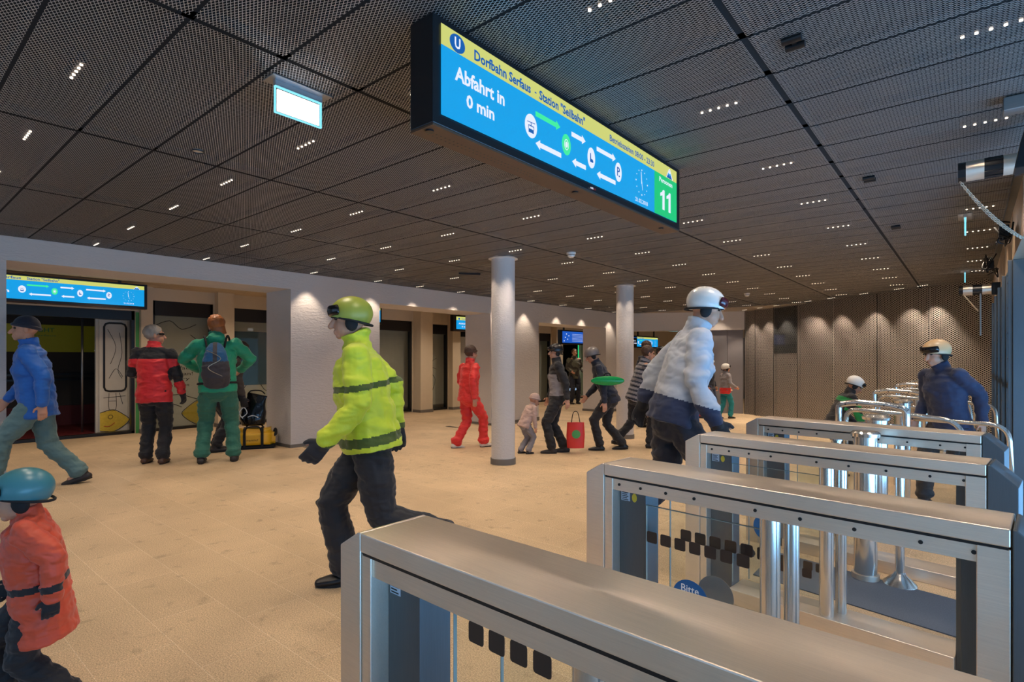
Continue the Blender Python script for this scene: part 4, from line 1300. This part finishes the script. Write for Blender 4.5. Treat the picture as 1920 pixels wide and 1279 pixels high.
def person(name_, label, loc, facing, H=1.75, hip=.92, lean=(0, 0), twist=0.0, head=(0, 0, 0), legs=None, arms=None, jacket=None,
           jm=None, trousers=None, tm=None, shoe=None, hair=None, helmet=None, glove=None, hood=None, voxel=.010, bulk=1.0, cap=None,
           goggles=None, jlen=.80, collar=True, boots=False, shades=None, hairlen=0.0, face=True, belt=None, flare=1.0, kid=1.0):
    """facing: image direction in world radians. legs: ((fwd, side, lift, toe), ...) per foot; arms: wrist targets in torso frame."""
    k = H / 1.75
    r = thing('person', label, 'person', loc, facing - PI / 2)
    hs = 1.0 / max(k, .01) * (kid if kid != 1.0 else k)          # head scale for children
    hp = Vector((0, 0, hip))
    T = Matrix.Translation(hp) @ Matrix.Rotation(-lean[0], 4, 'X') @ Matrix.Rotation(lean[1], 4, 'Y') @ Matrix.Rotation(twist, 4, 'Z')
    def t(p): return T @ Vector(p)                                     # torso frame: origin at the hips
    S = Matrix.Scale(k, 4)
    legs = legs or ((0.0, .11, 0, 0), (0.0, -.11, 0, 0))
    arms = arms or ((.26, .06, -.02), (-.26, .06, -.02))
    hx = .095
    A = []   # legs
    for i, (fw, sd, lift, toe) in enumerate(legs):
        sgn = 1 if i == 0 else -1
        ank = Vector((sd, fw, .085 + lift))
        knee, ank = ik(hp + Vector((hx * sgn, 0, -.02)), ank, .435, .415, (0, 1, 0.05))
        A.append((hp + Vector((hx * sgn, 0, -.02)), knee, ank, toe))
    B = []   # arms
    for i, w in enumerate(arms):
        sgn = 1 if i == 0 else -1
        sh = (.185 * sgn, 0, .50)
        el, wr = ik(sh, w[:3], .285, .26, w[3:6] if len(w) > 3 else (.35 * sgn, -1, -.3))
        B.append((t(sh), t(el), t(wr), sgn))
    up = (T.to_3x3() @ Vector((0, 0, 1)))
    hc = t((0, .015, .0)) * 0 + t((0, .02, .715))
    HR = T.to_3x3() @ (Matrix.Rotation(head[0], 3, 'Z') @ Matrix.Rotation(-head[1], 3, 'X') @ Matrix.Rotation(head[2], 3, 'Y'))
    hsz = 1.0 if kid == 1.0 else kid
    def h(p): return hc + HR @ (Vector(p) * hsz)
    X = T.to_3x3() @ Vector((1, 0, 0))
    # ---- body: one continuous surface
    bm = bmesh.new()
    loft(bm, [t((0, 0, -.05)), t((0, 0, .05)), t((0, .0, .18)), t((0, .01, .36)), t((0, 0, .48))], [(.150, .10), (.145, .095), (.125, .085), (.155, .10), (.13, .08)], X, n=16)
    loft(bm, [t((-.16, 0, .49)), t((0, 0, .52)), t((.16, 0, .49))], [.05, .06, .05], n=12)
    loft(bm, [t((0, .0, .50)), t((0, .01, .60)), h((0, -.015, -.05))], [.062, .054, .052], n=14)
    for a, kn, an, toe in A:
        loft(bm, [a, (a + kn) / 2, kn, (kn * 2 + an) / 3, an], [.075, .066, .05, .05, .034], n=12)
        f = Vector((math.sin(-toe) * 0, 1, 0))
        loft(bm, [an + Vector((0, -.03, -.04)), an + Vector((0, .10, -.055))], [(.033, .03), (.04, .02)], (1, 0, 0), n=10)
    for sh, el, wr, sgn in B:
        loft(bm, [sh, (sh + el) / 2, el, (el * 2 + wr) / 3, wr], [.046, .042, .034, .034, .024], n=12)
        dv = (wr - el).normalized()
        pn = T.to_3x3() @ Vector((-sgn, .25, 0))
        hand(bm, wr + dv * .01, dv, pn, 1 if sgn > 0 else -1, .45, .78 if glove else 1.0)
    ell(bm, h((0, -.012, .025)), tuple(v * hsz for v in (.076, .094, .092)), HR)
    ell(bm, h((0, .030, -.045)), tuple(v * hsz for v in (.058, .062, .068)), HR)
    ell(bm, h((0, .068, -.095)), tuple(v * hsz for v in (.026, .020, .018)), HR)
    if face:
        loft(bm, [h((0, .080, .012)), h((0, .102, -.018)), h((0, .112, -.036))], [.010 * hsz, .014 * hsz, .017 * hsz], n=8)
        ell(bm, h((0, .084, .030)), tuple(v * hsz for v in (.050, .014, .012)), HR)
        ell(bm, h((0, .088, -.066)), tuple(v * hsz for v in (.024, .012, .008)), HR)
        ell(bm, h((0, .087, -.078)), tuple(v * hsz for v in (.020, .011, .007)), HR)
    for s in (-1, 1):
        ell(bm, h((.078 * s, -.008, -.012)), tuple(v * hsz for v in (.012, .022, .033)), HR)
    me = remesh(bm, max(voxel * .75, .0055), 2)
    me.transform(S)
    me_obj('body', me, M['skin'], r)
    if face:
        for s in (-1, 1):
            b = bmesh.new(); ell(b, h((.030 * s, .076, .008)), (.011 * hsz,) * 3, n=10)
            bmesh.ops.transform(b, matrix=S, verts=b.verts); obj('eye', b, M['eye'], r, smooth=True)
    # ---- trousers
    if trousers:
        bm = bmesh.new()
        loft(bm, [t((0, 0, -.07)), t((0, 0, .03)), t((0, 0, .12))], [(.165, .118), (.165, .118), (.15, .105)], X, n=16)
        q = bulk
        for a, kn, an, toe in A:
            d2 = (an - kn)
            loft(bm, [a + Vector((0, 0, .02)), (a + kn) / 2, kn, kn + d2 * .45, kn + d2 * .78, kn + d2 * .90], [(.098, .105), .094 * q, .078 * q, .074 * q, .072 * q, (.072 * q * flare, .080 * q * flare)], (1, 0, 0), n=14)
        me = remesh(bm, voxel, 3, .016, 7.5, seed=H * 10 + lean[0])
        me.transform(S)
        me_obj('trousers', me, tm or trousers, r)
    # ---- shoes
    for i, (a, kn, an, toe) in enumerate(A):
        bm = bmesh.new()
        R_ = Matrix.Rotation(legs[i][3], 3, 'X')
        def sp(p): return an + R_ @ Vector(p)
        loft(bm, [sp((0, -.045, -.050)), sp((0, .02, -.050)), sp((0, .10, -.056)), sp((0, .165, -.064))], [(.043, .036), (.048, .038), (.053, .032), (.042, .022)], (1, 0, 0), n=14)
        loft(bm, [sp((0, -.008, -.05)), sp((0, -.012, .03))], [.045, .046], n=14)
        if boots:
            loft(bm, [an + Vector((0, 0, -.03)), an + (kn - an) * .3, an + (kn - an) * .62], [.054, .06, .068], n=14)
        me = remesh(bm, min(voxel, .009), 2)
        sole = -.0
        me.transform(S)
        o = me_obj('shoe', me, shoe or M['black'], r)
        b = bmesh.new()
        pts = []
        for j in range(20):
            a_ = 2 * PI * j / 20
            pts.append((.046 * math.cos(a_) * (1.05 if math.sin(a_) > 0 else .9), .055 + .128 * math.sin(a_)))
        prism(b, pts, 'z', -.085, -.066)
        for v in b.verts: v.co = S @ sp(v.co)
        obj('sole', b, M['strap'], o)
    # ---- jacket
    if jacket:
        q = bulk
        bm = bmesh.new()
        z0 = (jlen - .92)                       # hem height relative to the hips, for an upright figure
        loft(bm, [t((0, 0, z0)), t((0, 0, z0 + .10)), t((0, 0, .13)), t((0, .01, .34)), t((0, 0, .47)), t((0, 0, .53))],
             [(.195 * q, .145 * q), (.190 * q, .142 * q), (.178 * q, .132 * q), (.195 * q, .138 * q), (.165 * q, .11 * q), (.10, .085)], X, n=18, round_ends=False)
        loft(bm, [t((-.165 * q ** .5, -.005, .485)), t((0, 0, .53)), t((.165 * q ** .5, -.005, .485))], [.062 * q, .078 * q, .062 * q], n=14)
        for sh, el, wr, sgn in B:
            ce = wr - (wr - el).normalized() * .01
            loft(bm, [sh + (el - sh) * .06, (sh + el) / 2, el, (el + wr) / 2, ce], [.068 * q, .068 * q, .060 * q, .055 * q, .046 * q], n=14)
        if collar:
            loft(bm, [t((0, -.005, .51)), t((0, .0, .58)), t((0, .008, .63))], [(.085, .085), (.080, .080), (.082, .084)], X, n=14, round_ends=False)
        if hood:
            ell(bm, t((0, -.085, .56)), (.10, .065, .07), T.to_3x3())
        me = remesh(bm, voxel, 9, .018, 6.0, seed=H * 7 + facing)
        Ti = T.inverted()
        fm = None
        if jm:
            def fm(c): return jm(Ti @ c, c, B)
        o_ = me
        if fm:
            mi = [fm(p.center) for p in me.polygons]
            me.transform(S)
            oo = me_obj('jacket', me, jacket, r)
            for p, i in zip(me.polygons, mi): p.material_index = i
        else:
            me.transform(S); me_obj('jacket', me, jacket, r)
    # ---- gloves
    if glove:
        for sh, el, wr, sgn in B:
            bm = bmesh.new(); dv = (wr - el).normalized()
            hand(bm, wr + dv * .005, dv, T.to_3x3() @ Vector((-sgn, .25, 0)), 1 if sgn > 0 else -1, .5, 1.32)
            loft(bm, [wr - dv * .05, wr + dv * .02], [.048, .042], n=12)
            me = remesh(bm, min(voxel, .008), 2); me.transform(S); me_obj('glove', me, glove, r)
    # ---- hair, helmet, cap
    def dome(name, m, sc, cut_z, tilt, shift=(0, 0, 0), mats=None):
        b = bmesh.new()
        bmesh.ops.create_uvsphere(b, u_segments=28, v_segments=20, radius=1.0)
        for v in b.verts: v.co = Vector((v.co.x * sc[0], v.co.y * sc[1], v.co.z * sc[2])) + Vector(shift)
        no = Vector((0, math.sin(tilt), -math.cos(tilt)))
        g = bmesh.ops.bisect_plane(b, geom=b.verts[:] + b.edges[:] + b.faces[:], plane_co=(0, 0, cut_z), plane_no=no, clear_outer=True)
        bmesh.ops.holes_fill(b, edges=[e for e in b.edges if e.is_boundary])
        for v in b.verts:
            v.co = S @ h(v.co)
        return obj(name, b, m, r, smooth='auto')
    if hair:
        b = bmesh.new()
        ell(b, (0, -.024, .034), (.091, .106, .100), n=20)
        if hairlen:
            ell(b, (0, -.065, -.06), (.075, .055, .10 + hairlen), n=16)
        # clear the face
        bmesh.ops.bisect_plane(b, geom=b.verts[:] + b.edges[:] + b.faces[:], plane_co=(0, .045, .03), plane_no=Vector((0, 1, -.75)).normalized(), clear_outer=True)
        bmesh.ops.bisect_plane(b, geom=b.verts[:] + b.edges[:] + b.faces[:], plane_co=(0, 0, -.055 - hairlen), plane_no=(0, 0, -1), clear_outer=True)
        bmesh.ops.holes_fill(b, edges=[e for e in b.edges if e.is_boundary])
        bmesh.ops.subdivide_edges(b, edges=b.edges[:], cuts=1, use_grid_fill=True)
        for v in b.verts:
            v.co += v.co.normalized() * .012 * noise.noise(Vector((v.co.x * 70, v.co.y * 70, v.co.z * 14)))
            v.co = S @ h(v.co)
        obj('hair', b, hair, r, smooth=True)
    if helmet:
        o = dome('helmet', helmet, (.104, .124, .104), -.012, .30, (0, -.012, .030))
        b = bmesh.new()
        rim = [S @ h((.096 * math.sin(a), -.012 + .113 * math.cos(a), -.014 + .035 * math.cos(a))) for a in [2 * PI * j / 24 for j in range(25)]]
        tube(b, rim, .007 * k * hsz, 8); obj('helmet_rim', b, M['strap'], o, smooth=True)
        for s in (-1, 1):
            b = bmesh.new(); ell(b, (0, 0, 0), (.014, .036, .046), n=12)
            for v in b.verts: v.co = S @ h(Vector(v.co) + Vector((.080 * s, -.012, -.030)))
            obj('ear_pad', b, M['strap'], o, smooth=True)
    if cap:
        o = dome('knit_hat', cap, (.090, .108, .108), .010, .2, (0, -.014, .032))
        b = bmesh.new()
        rim = [S @ h((.088 * math.sin(a), -.012 + .104 * math.cos(a), .026 + .02 * math.cos(a))) for a in [2 * PI * j / 24 for j in range(25)]]
        tube(b, rim, .016 * k * hsz, 8); obj('hat_brim', b, cap, o, smooth=True)
    if goggles or shades:
        b = bmesh.new()
        band = [(.108 * math.sin(a) if goggles else .079 * math.sin(a), -.010 + (.124 if goggles else .103) * math.cos(a), .052 if goggles else .012) for a in [-1.0 + 2.0 * j / 12 for j in range(13)]]
        pts = [S @ h(p) for p in band]
        loft(b, pts, [((.030 if goggles else .014) * k * hsz, .010 * k * hsz)] * len(pts), tuple(HR @ Vector((0, 0, 1))), n=8)
        obj('goggles' if goggles else 'sunglasses', b, goggles or shades, r, smooth=True)
        if shades:
            for s in (-1, 1):
                b = bmesh.new(); tube(b, [S @ h((.074 * s, .04, .012)), S @ h((.083 * s, -.02, .0))], .003, 6); obj('temple', b, shades, r)
    r['_k'] = k
    del r['_k']
    return r, dict(T=T, S=S, h=h, t=t, A=A, B=B, k=k)

FWD = YAW + PI / 2          # away from the camera
RIGHT = YAW                 # towards the right of the picture
LEFT = YAW + PI
BACK = YAW - PI / 2         # towards the camera
def P3(x, y): return (x, y, fz(x, y))

cR, cK = cloth('red shell', (214, 34, 40), shell=True), cloth('black cloth', (24, 24, 28))
cG, cGt = cloth('green down jacket', (6, 146, 108), shell=True), cloth('dark green trousers', (42, 104, 84))
cBl, cTeal = cloth('blue shell', (10, 92, 176), shell=True), cloth('grey teal trousers', (92, 122, 122))
cLime, cLd = cloth('lime yellow shell', (196, 212, 44), shell=True), cloth('dark olive band', (70, 86, 22))
cDk = cloth('dark navy', (26, 32, 48)); cBr = cloth('dark brown jacket', (66, 56, 48)); cGy = cloth('grey cloth', (132, 128, 132))
cRed = cloth('red ski suit', (222, 44, 38), shell=True); cPk = cloth('pale pinkish snow suit', (176, 150, 140))
cOr = cloth('orange red shell', (214, 78, 46), shell=True); cCam = cloth('camouflage green', (92, 92, 74)); cCam2 = cloth('camouflage brown', (52, 48, 40))
cTq = cloth('turquoise trousers', (12, 130, 140)); cWh = cloth('pale grey jacket', (176, 182, 190)); cNv = cloth('navy blue jacket', (36, 48, 78))
leather = plain('brown leather', (78, 50, 36), rough=.5); wsh = plain('white shoe', (215, 208, 196), rough=.5); dsh = plain('dark shoe', (44, 38, 36), rough=.6)
hGrey = plain('grey hair', (150, 142, 132), rough=.6, var=.25, scale=60, stretch=(1, 1, .15)); hGin = plain('ginger brown hair', (150, 88, 42), rough=.55, var=.25, scale=60)
hBr = plain('brown hair', (74, 50, 36), rough=.6, var=.25, scale=60)
wHel = plain('white helmet shell', (222, 220, 214), rough=.25, var=.03); kHel = plain('black helmet shell', (22, 22, 26), rough=.3); tHel = plain('teal helmet shell', (70, 130, 138), rough=.3); oHel = plain('tan helmet shell', (206, 172, 128), rough=.35)
kGl = plain('dark lens', (18, 16, 18), rough=.12)

# man in red and black
def jm_red(c, w, B):
    lat = abs(c.x)
    if c.z > .41 and c.z < .56: return 1
    for sh, el, wr, s in B:
        d = wr - sh
        a = (w - sh).length
        if (w - el).length < .115 and lat > .15 and c.z < .36: return 1
    return 0
p, g = person('person', 'person in red jacket with black shoulders and black trousers, grey hair, standing with back turned',
       P3(-7.73, 2.36), FWD + .25, H=1.70, head=(-1.15, .0, 0), legs=((-.02, .10, 0, 0), (.06, -.12, 0, 0)),
       arms=((.29, .09, -.03), (-.22, .30, .18)), jacket=[cR, cK], jm=jm_red, trousers=cK, shoe=leather, hair=hGrey, glove=cK, voxel=.008,
       bulk=1.06, jlen=.78, flare=1.1, shades=kGl)
# green jacket, backpack
p, g = person('person', 'person in green down jacket and dark green trousers, seen from behind, wearing a small backpack',
       P3(-7.22, 2.90), FWD + .42, H=1.86, hip=.90, lean=(.06, -.03), head=(.35, -.15, -.22), legs=((.02, .17, 0, 0), (.0, -.17, 0, 0)),
       arms=((.24, .34, .20, 1, -.3, -.2), (-.22, .32, .22, -1, -.25, -.2)), jacket=cG, trousers=cGt, shoe=dsh, hair=hGin, hairlen=.05, hood=True, voxel=.008, bulk=1.10, jlen=.84, flare=1.12)
bt = thing('backpack', 'small grey and blue backpack worn over the green jacket', 'backpack', P3(-7.22, 2.90), FWD + .42 - PI / 2)
Tm = g['S'] @ g['T']
bm = bmesh.new()
loft(bm, [(0, -.185, .02), (0, -.215, .10), (0, -.225, .22), (0, -.205, .36), (0, -.18, .46)], [(.13, .06), (.15, .085), (.145, .095), (.12, .075), (.08, .045)], (1, 0, 0), n=18)
me = remesh(bm, .009, 2, .012, 9); me.transform(Tm)
me_obj('pack', me, [cloth('grey pack cloth', (52, 50, 56)), cloth('blue pack cloth', (16, 84, 128))], bt, None)
Ti = Tm.inverted()
for q in me.polygons:
    c = Ti @ q.center
    q.material_index = 1 if c.z > .27 and abs(c.x) > .02 and c.y < -.16 else 0
for s in (-1, 1):
    b = bmesh.new()
    pts = smooth_path([(.09 * s, -.14, .44), (.115 * s, -.06, .575), (.13 * s, .06, .56), (.14 * s, .155, .42), (.15 * s, .155, .25), (.17 * s, .02, .10), (.12 * s, -.15, .06)], 5)
    tube(b, [Tm @ p_ for p_ in pts], .013, 8); obj('shoulder_strap', b, M['strap'], bt, smooth=True)
b = bmesh.new()
tube(b, [Tm @ Vector(q) for q in smooth_path([(-.08, -.265, .40), (.06, -.305, .30), (-.07, -.318, .20), (.07, -.31, .10)], 5)], .004, 6); obj('lace_cord', b, M['chain'], bt)
b = bmesh.new()
tube(b, [Tm @ Vector((.205 * math.cos(a), .150 * math.sin(a), .03)) for a in [2 * PI * j / 28 for j in range(29)]], .014, 8); obj('hip_belt', b, M['strap'], bt, smooth=True)
# dark brown figure bending behind
person('person', 'person in dark brown jacket behind the green jacket, reaching down to the black bag',
       P3(-8.10, 3.20), RIGHT + .75, H=1.68, hip=.88, lean=(.55, 0), head=(0, -.3, 0), legs=((.0, .10, 0, 0), (.05, -.10, 0, 0)),
       arms=((.16, .40, .03), (-.18, .30, .12)), jacket=cBr, trousers=cK, shoe=dsh, hair=hBr, glove=cK, voxel=.010)
# blue walker on the left
person('person', 'person in bright blue jacket and grey teal trousers walking left at the left edge',
       P3(-7.16, 1.16), LEFT + .55, H=1.76, hip=.87, lean=(.10, 0), head=(.2, -.1, 0), legs=((-.34, .08, .02, -.25), (.33, -.08, 0, 0)),
       arms=((.25, .26, .04), (-.26, -.08, -.02)), jacket=cBl, trousers=cTeal, shoe=dsh, cap=cDk, voxel=.009, bulk=1.12, jlen=.76)
# lime jacket
def jm_lime(c, w, B):
    if -.02 < c.z < .035 or (.30 < c.z < .335): return 1
    return 0
person('person', 'person in lime yellow jacket and black trousers striding left in the centre foreground',
       P3(-2.62, 1.88), LEFT + .22, H=1.68, hip=.88, lean=(.14, 0), head=(0, -.05, 0), legs=((.14, .07, 0, 0), (-.46, -.07, .20, -.8)),
       arms=((.27, -.16, .02), (-.27, .22, .06)), jacket=[cLime, cLd], jm=jm_lime, trousers=cK, shoe=M['black'], helmet=plain('olive yellow helmet', (150, 158, 60), rough=.4), goggles=kGl,
       glove=cK, voxel=.007, bulk=1.22, jlen=.86)
# red skier
person('person', 'person in a red ski suit with white shoes, left of the front round column',
       P3(-5.75, 5.86), FWD - .9, H=1.55, hip=.88, lean=(.06, 0), legs=((.26, .08, 0, 0), (-.20, -.09, .0, -.1)), arms=((.25, -.05, -.02), (-.24, .22, .10)),
       jacket=cRed, trousers=cRed, shoe=wsh, cap=hBr, hair=hBr, voxel=.010, bulk=1.1, flare=1.2, jlen=.82)
# toddler
person('person', 'toddler in a pale pinkish snow suit bending just right of the front round column',
       P3(-4.79, 6.0), RIGHT + .5, H=.88, hip=.84, lean=(.45, 0), legs=((.06, .10, 0, 0), (-.08, -.10, 0, 0)), arms=((.26, .22, .0), (-.24, .28, .08)),
       jacket=cPk, trousers=cGy, shoe=dsh, cap=cPk, voxel=.016, bulk=1.15, kid=1.5)
# black jacket with boots
def jm_blk(c, w, B): return 1 if (.02 < c.z < .36 and c.x < -.06 and abs(c.x) < .2) else 0
person('person', 'person in black jacket with grey panel and tall dark boots walking left',
       P3(-4.50, 6.40), LEFT, H=1.56, hip=.90, lean=(.03, 0), head=(.3, 0, 0), legs=((-.12, .07, .0, 0), (.10, -.08, .0, 0)), arms=((.25, .12, -.02), (-.25, -.12, -.02)),
       jacket=[cK, cGy], jm=jm_blk, trousers=cK, shoe=dsh, helmet=kHel, goggles=kGl, voxel=.010, boots=True, bulk=1.05)
t = thing('carrier_bag', 'red and green carrier bag held low beside the person with tall dark boots', 'bag', (-4.28, 6.52, fz(0, 6.5) + .08), YAW)
bm = bmesh.new(); loft(bm, [(0, 0, 0), (0, 0, .18), (0, 0, .36)], [(.12, .05), (.13, .055), (.12, .03)], (1, 0, 0), n=20, round_ends=False)
obj('body', bm, plain('red bag', (206, 48, 38), rough=.5), t, smooth='auto')
b = bmesh.new(); flat_poly(b, disc(0, .2, .06), 0, Matrix.Translation((0, -.06, 0)) @ Matrix(((1, 0, 0, 0), (0, 0, -1, 0), (0, 1, 0, 0), (0, 0, 0, 1))), 0, .004); obj('green_print', b, M['trimgreen'], t)
b = bmesh.new(); tube(b, smooth_path([(-.06, 0, .36), (-.03, 0, .50), (.03, 0, .50), (.06, 0, .36)], 5), .006, 6); obj('handle', b, M['strap'], t, smooth=True)
# doorway person
def jm_cam(c, w, B): return 1 if noise.noise(w * 9) > .02 else 0
person('person', 'person in camouflage jacket standing in the doorway under the blue video display',
       P3(-9.9, 15.0), BACK + .3, H=1.78, legs=((.05, .12, 0, 0), (0, -.12, 0, 0)), arms=((.20, .24, .12), (-.24, .16, .10)), head=(-.2, -.2, 0),
       jacket=[cCam, cCam2], jm=jm_cam, trousers=cDk, shoe=dsh, hair=hBr, voxel=.013)
# bending person with green sledge
person('person', 'person in dark clothes bending left, holding the green snow slider by the second column',
       P3(-4.10, 7.16), LEFT - .1, H=1.62, hip=.86, lean=(.38, 0), head=(0, .1, 0), legs=((-.22, .09, .0, -.1), (.16, -.09, .0, 0)), arms=((.20, .32, .12), (-.26, .12, -.03)),
       jacket=cDk, trousers=cK, shoe=M['black'], helmet=plain('grey helmet shell', (120, 112, 108), rough=.4), voxel=.010)
t = thing('snow_slider', 'green plastic snow slider held against the leg of the bending person', 'snow slider', (-3.99, 6.90, .98), YAW)
bm = bmesh.new()
N_ = 30
ringo = [[bm.verts.new((rr_ * 1.5 * math.cos(2 * PI * j / N_), zz, rr_ * .42 * math.sin(2 * PI * j / N_))) for j in range(N_)] for rr_, zz in ((.02, .03), (.10, .02), (.15, -.01), (.16, -.03), (.15, -.035))]
for a, b_ in zip(ringo[:-1], ringo[1:]):
    for j in range(N_): bm.faces.new((a[j], a[(j + 1) % N_], b_[(j + 1) % N_], b_[j]))
bm.faces.new(ringo[0]); bm.faces.new(ringo[-1][::-1])
obj('dish', bm, plain('green plastic', (14, 150, 70), rough=.25), t, smooth=True)
b = bmesh.new(); tube(b, smooth_path([(-.05, .0, .06), (-.03, .0, .10), (.03, .0, .10), (.05, .0, .06)], 5), .010, 6); obj('handle', b, M['strap'], t, smooth=True)
# striped jacket reaching right
def jm_str(c, w, B): return 1 if (c.z * 14) % 1 > .55 else 0
person('person', 'person in grey striped jacket behind the second round column, reaching to the right',
       P3(-3.96, 7.70), RIGHT, H=1.62, hip=.88, lean=(.28, 0), legs=((.22, .09, .0, 0), (-.30, -.09, .03, -.2)), arms=((.20, .42, .12), (-.20, .34, .06)), head=(.1, -.1, 0),
       jacket=[cGy, cDk], jm=jm_str, trousers=cK, shoe=M['black'], hair=hBr, voxel=.010)
person('person', 'tall person in navy jacket standing right of the second round column, face turned right',
       P3(-5.05, 10.3), RIGHT + .4, H=1.76, arms=((.22, .24, .08), (-.24, .1, .0)), jacket=cDk, trousers=cK, shoe=M['black'], hair=hBr, voxel=.012)
person('person', 'person in camouflage jacket and helmet in the crowd right of the second column',
       P3(-5.35, 11.6), BACK, H=1.70, jacket=[cCam, cCam2], jm=jm_cam, trousers=cK, shoe=M['black'], helmet=kHel, goggles=kGl, voxel=.012)
person('person', 'person with brown hair and dark jacket between the navy and camouflage jackets',
       P3(-5.78, 12.0), BACK + .5, H=1.62, jacket=cBr, trousers=cK, shoe=M['black'], hair=hBr, voxel=.013)
# children in the distance
person('person', 'child in white helmet and red ski trousers, far right of the crowd',
       P3(-5.15, 13.3), RIGHT - .5, H=1.42, legs=((.05, .09, 0, 0), (-.06, -.09, 0, 0)), jacket=cDk, trousers=cRed, shoe=M['black'], helmet=wHel, goggles=kGl, voxel=.014, bulk=1.1, kid=1.2)
person('person', 'child in white helmet and turquoise ski trousers at the right end of the crowd',
       P3(-4.62, 13.7), RIGHT + .2, H=1.32, legs=((.12, .09, 0, 0), (-.18, -.09, .0, -.1)), arms=((.24, .22, .10), (-.22, .24, .06)), jacket=[cGy, cRed], jm=lambda c, w, B: 1 if c.z < .08 else 0, trousers=cTq, shoe=M['black'],
       helmet=wHel, goggles=kGl, voxel=.014, bulk=1.1, kid=1.2)
person('person', 'person in dark blue trousers and grey jacket between the two children with white helmets',
       P3(-5.20, 14.25), BACK + .8, H=1.45, jacket=cDk, trousers=cNv, shoe=wsh, helmet=wHel, voxel=.014, kid=1.1)
# large figure behind the second turnstile
def jm_wh(c, w, B): return 1 if c.z < .10 else 0
person('person', 'large figure with white helmet, pale jacket and dark trousers walking right behind the turnstiles',
       P3(-1.56, 3.58), RIGHT - .1, H=1.84, hip=.88, lean=(.27, 0), head=(0, .05, 0), legs=((.30, .08, 0, 0), (-.32, -.08, .04, -.3)), arms=((.26, .20, .03), (-.26, -.16, .0)),
       jacket=[cWh, cNv], jm=jm_wh, trousers=cDk, shoe=M['black'], helmet=wHel, goggles=plain('wine lens', (70, 20, 34), rough=.15), glove=cK, voxel=.008, bulk=1.12, jlen=.86)
# kid leaning by the gates
person('person', 'child in black and green jacket with white helmet leaning over a rail behind the turnstiles',
       P3(-1.22, 7.35), RIGHT - .2, H=1.22, hip=.86, lean=(.42, 0), head=(0, .2, 0), arms=((.20, .38, .10), (-.20, .36, .14)), jacket=[cK, cloth('bright green', (20, 140, 70))],
       jm=lambda c, w, B: 1 if (.38 < c.z < .46) or (abs(c.x) > .2 and c.z < .3) else 0, trousers=cK, shoe=M['black'], helmet=wHel, goggles=kGl, voxel=.011, bulk=1.1, kid=1.15)
# blurred figure at right
person('person', 'figure in tan helmet and navy jacket passing the tubular gates near the right edge',
       P3(-.14, 6.35), LEFT + .1, H=1.52, hip=.90, lean=(.20, 0), legs=((.22, .08, 0, 0), (-.2, -.08, 0, -.1)), arms=((.24, .16, .02), (-.26, -.1, 0)),
       jacket=cNv, trousers=cK, shoe=M['black'], helmet=oHel, goggles=kGl, voxel=.010, bulk=1.1, kid=1.1)
# child in orange near the lens
person('person', 'child in orange red jacket, dark trousers and teal helmet at the bottom left corner',
       P3(-2.66, .44), LEFT + .5, H=.90, hip=.84, lean=(.12, 0), legs=((.2, .09, 0, 0), (-.2, -.09, 0, 0)), arms=((.25, .20, .05), (-.26, -.12, .02)), jacket=[cOr, cK],
       jm=lambda c, w, B: 1 if (.06 < c.z < .11) else 0, trousers=cK, shoe=M['black'], helmet=tHel, goggles=kGl, glove=cK, voxel=.007, bulk=1.3, kid=1.45, jlen=.60)
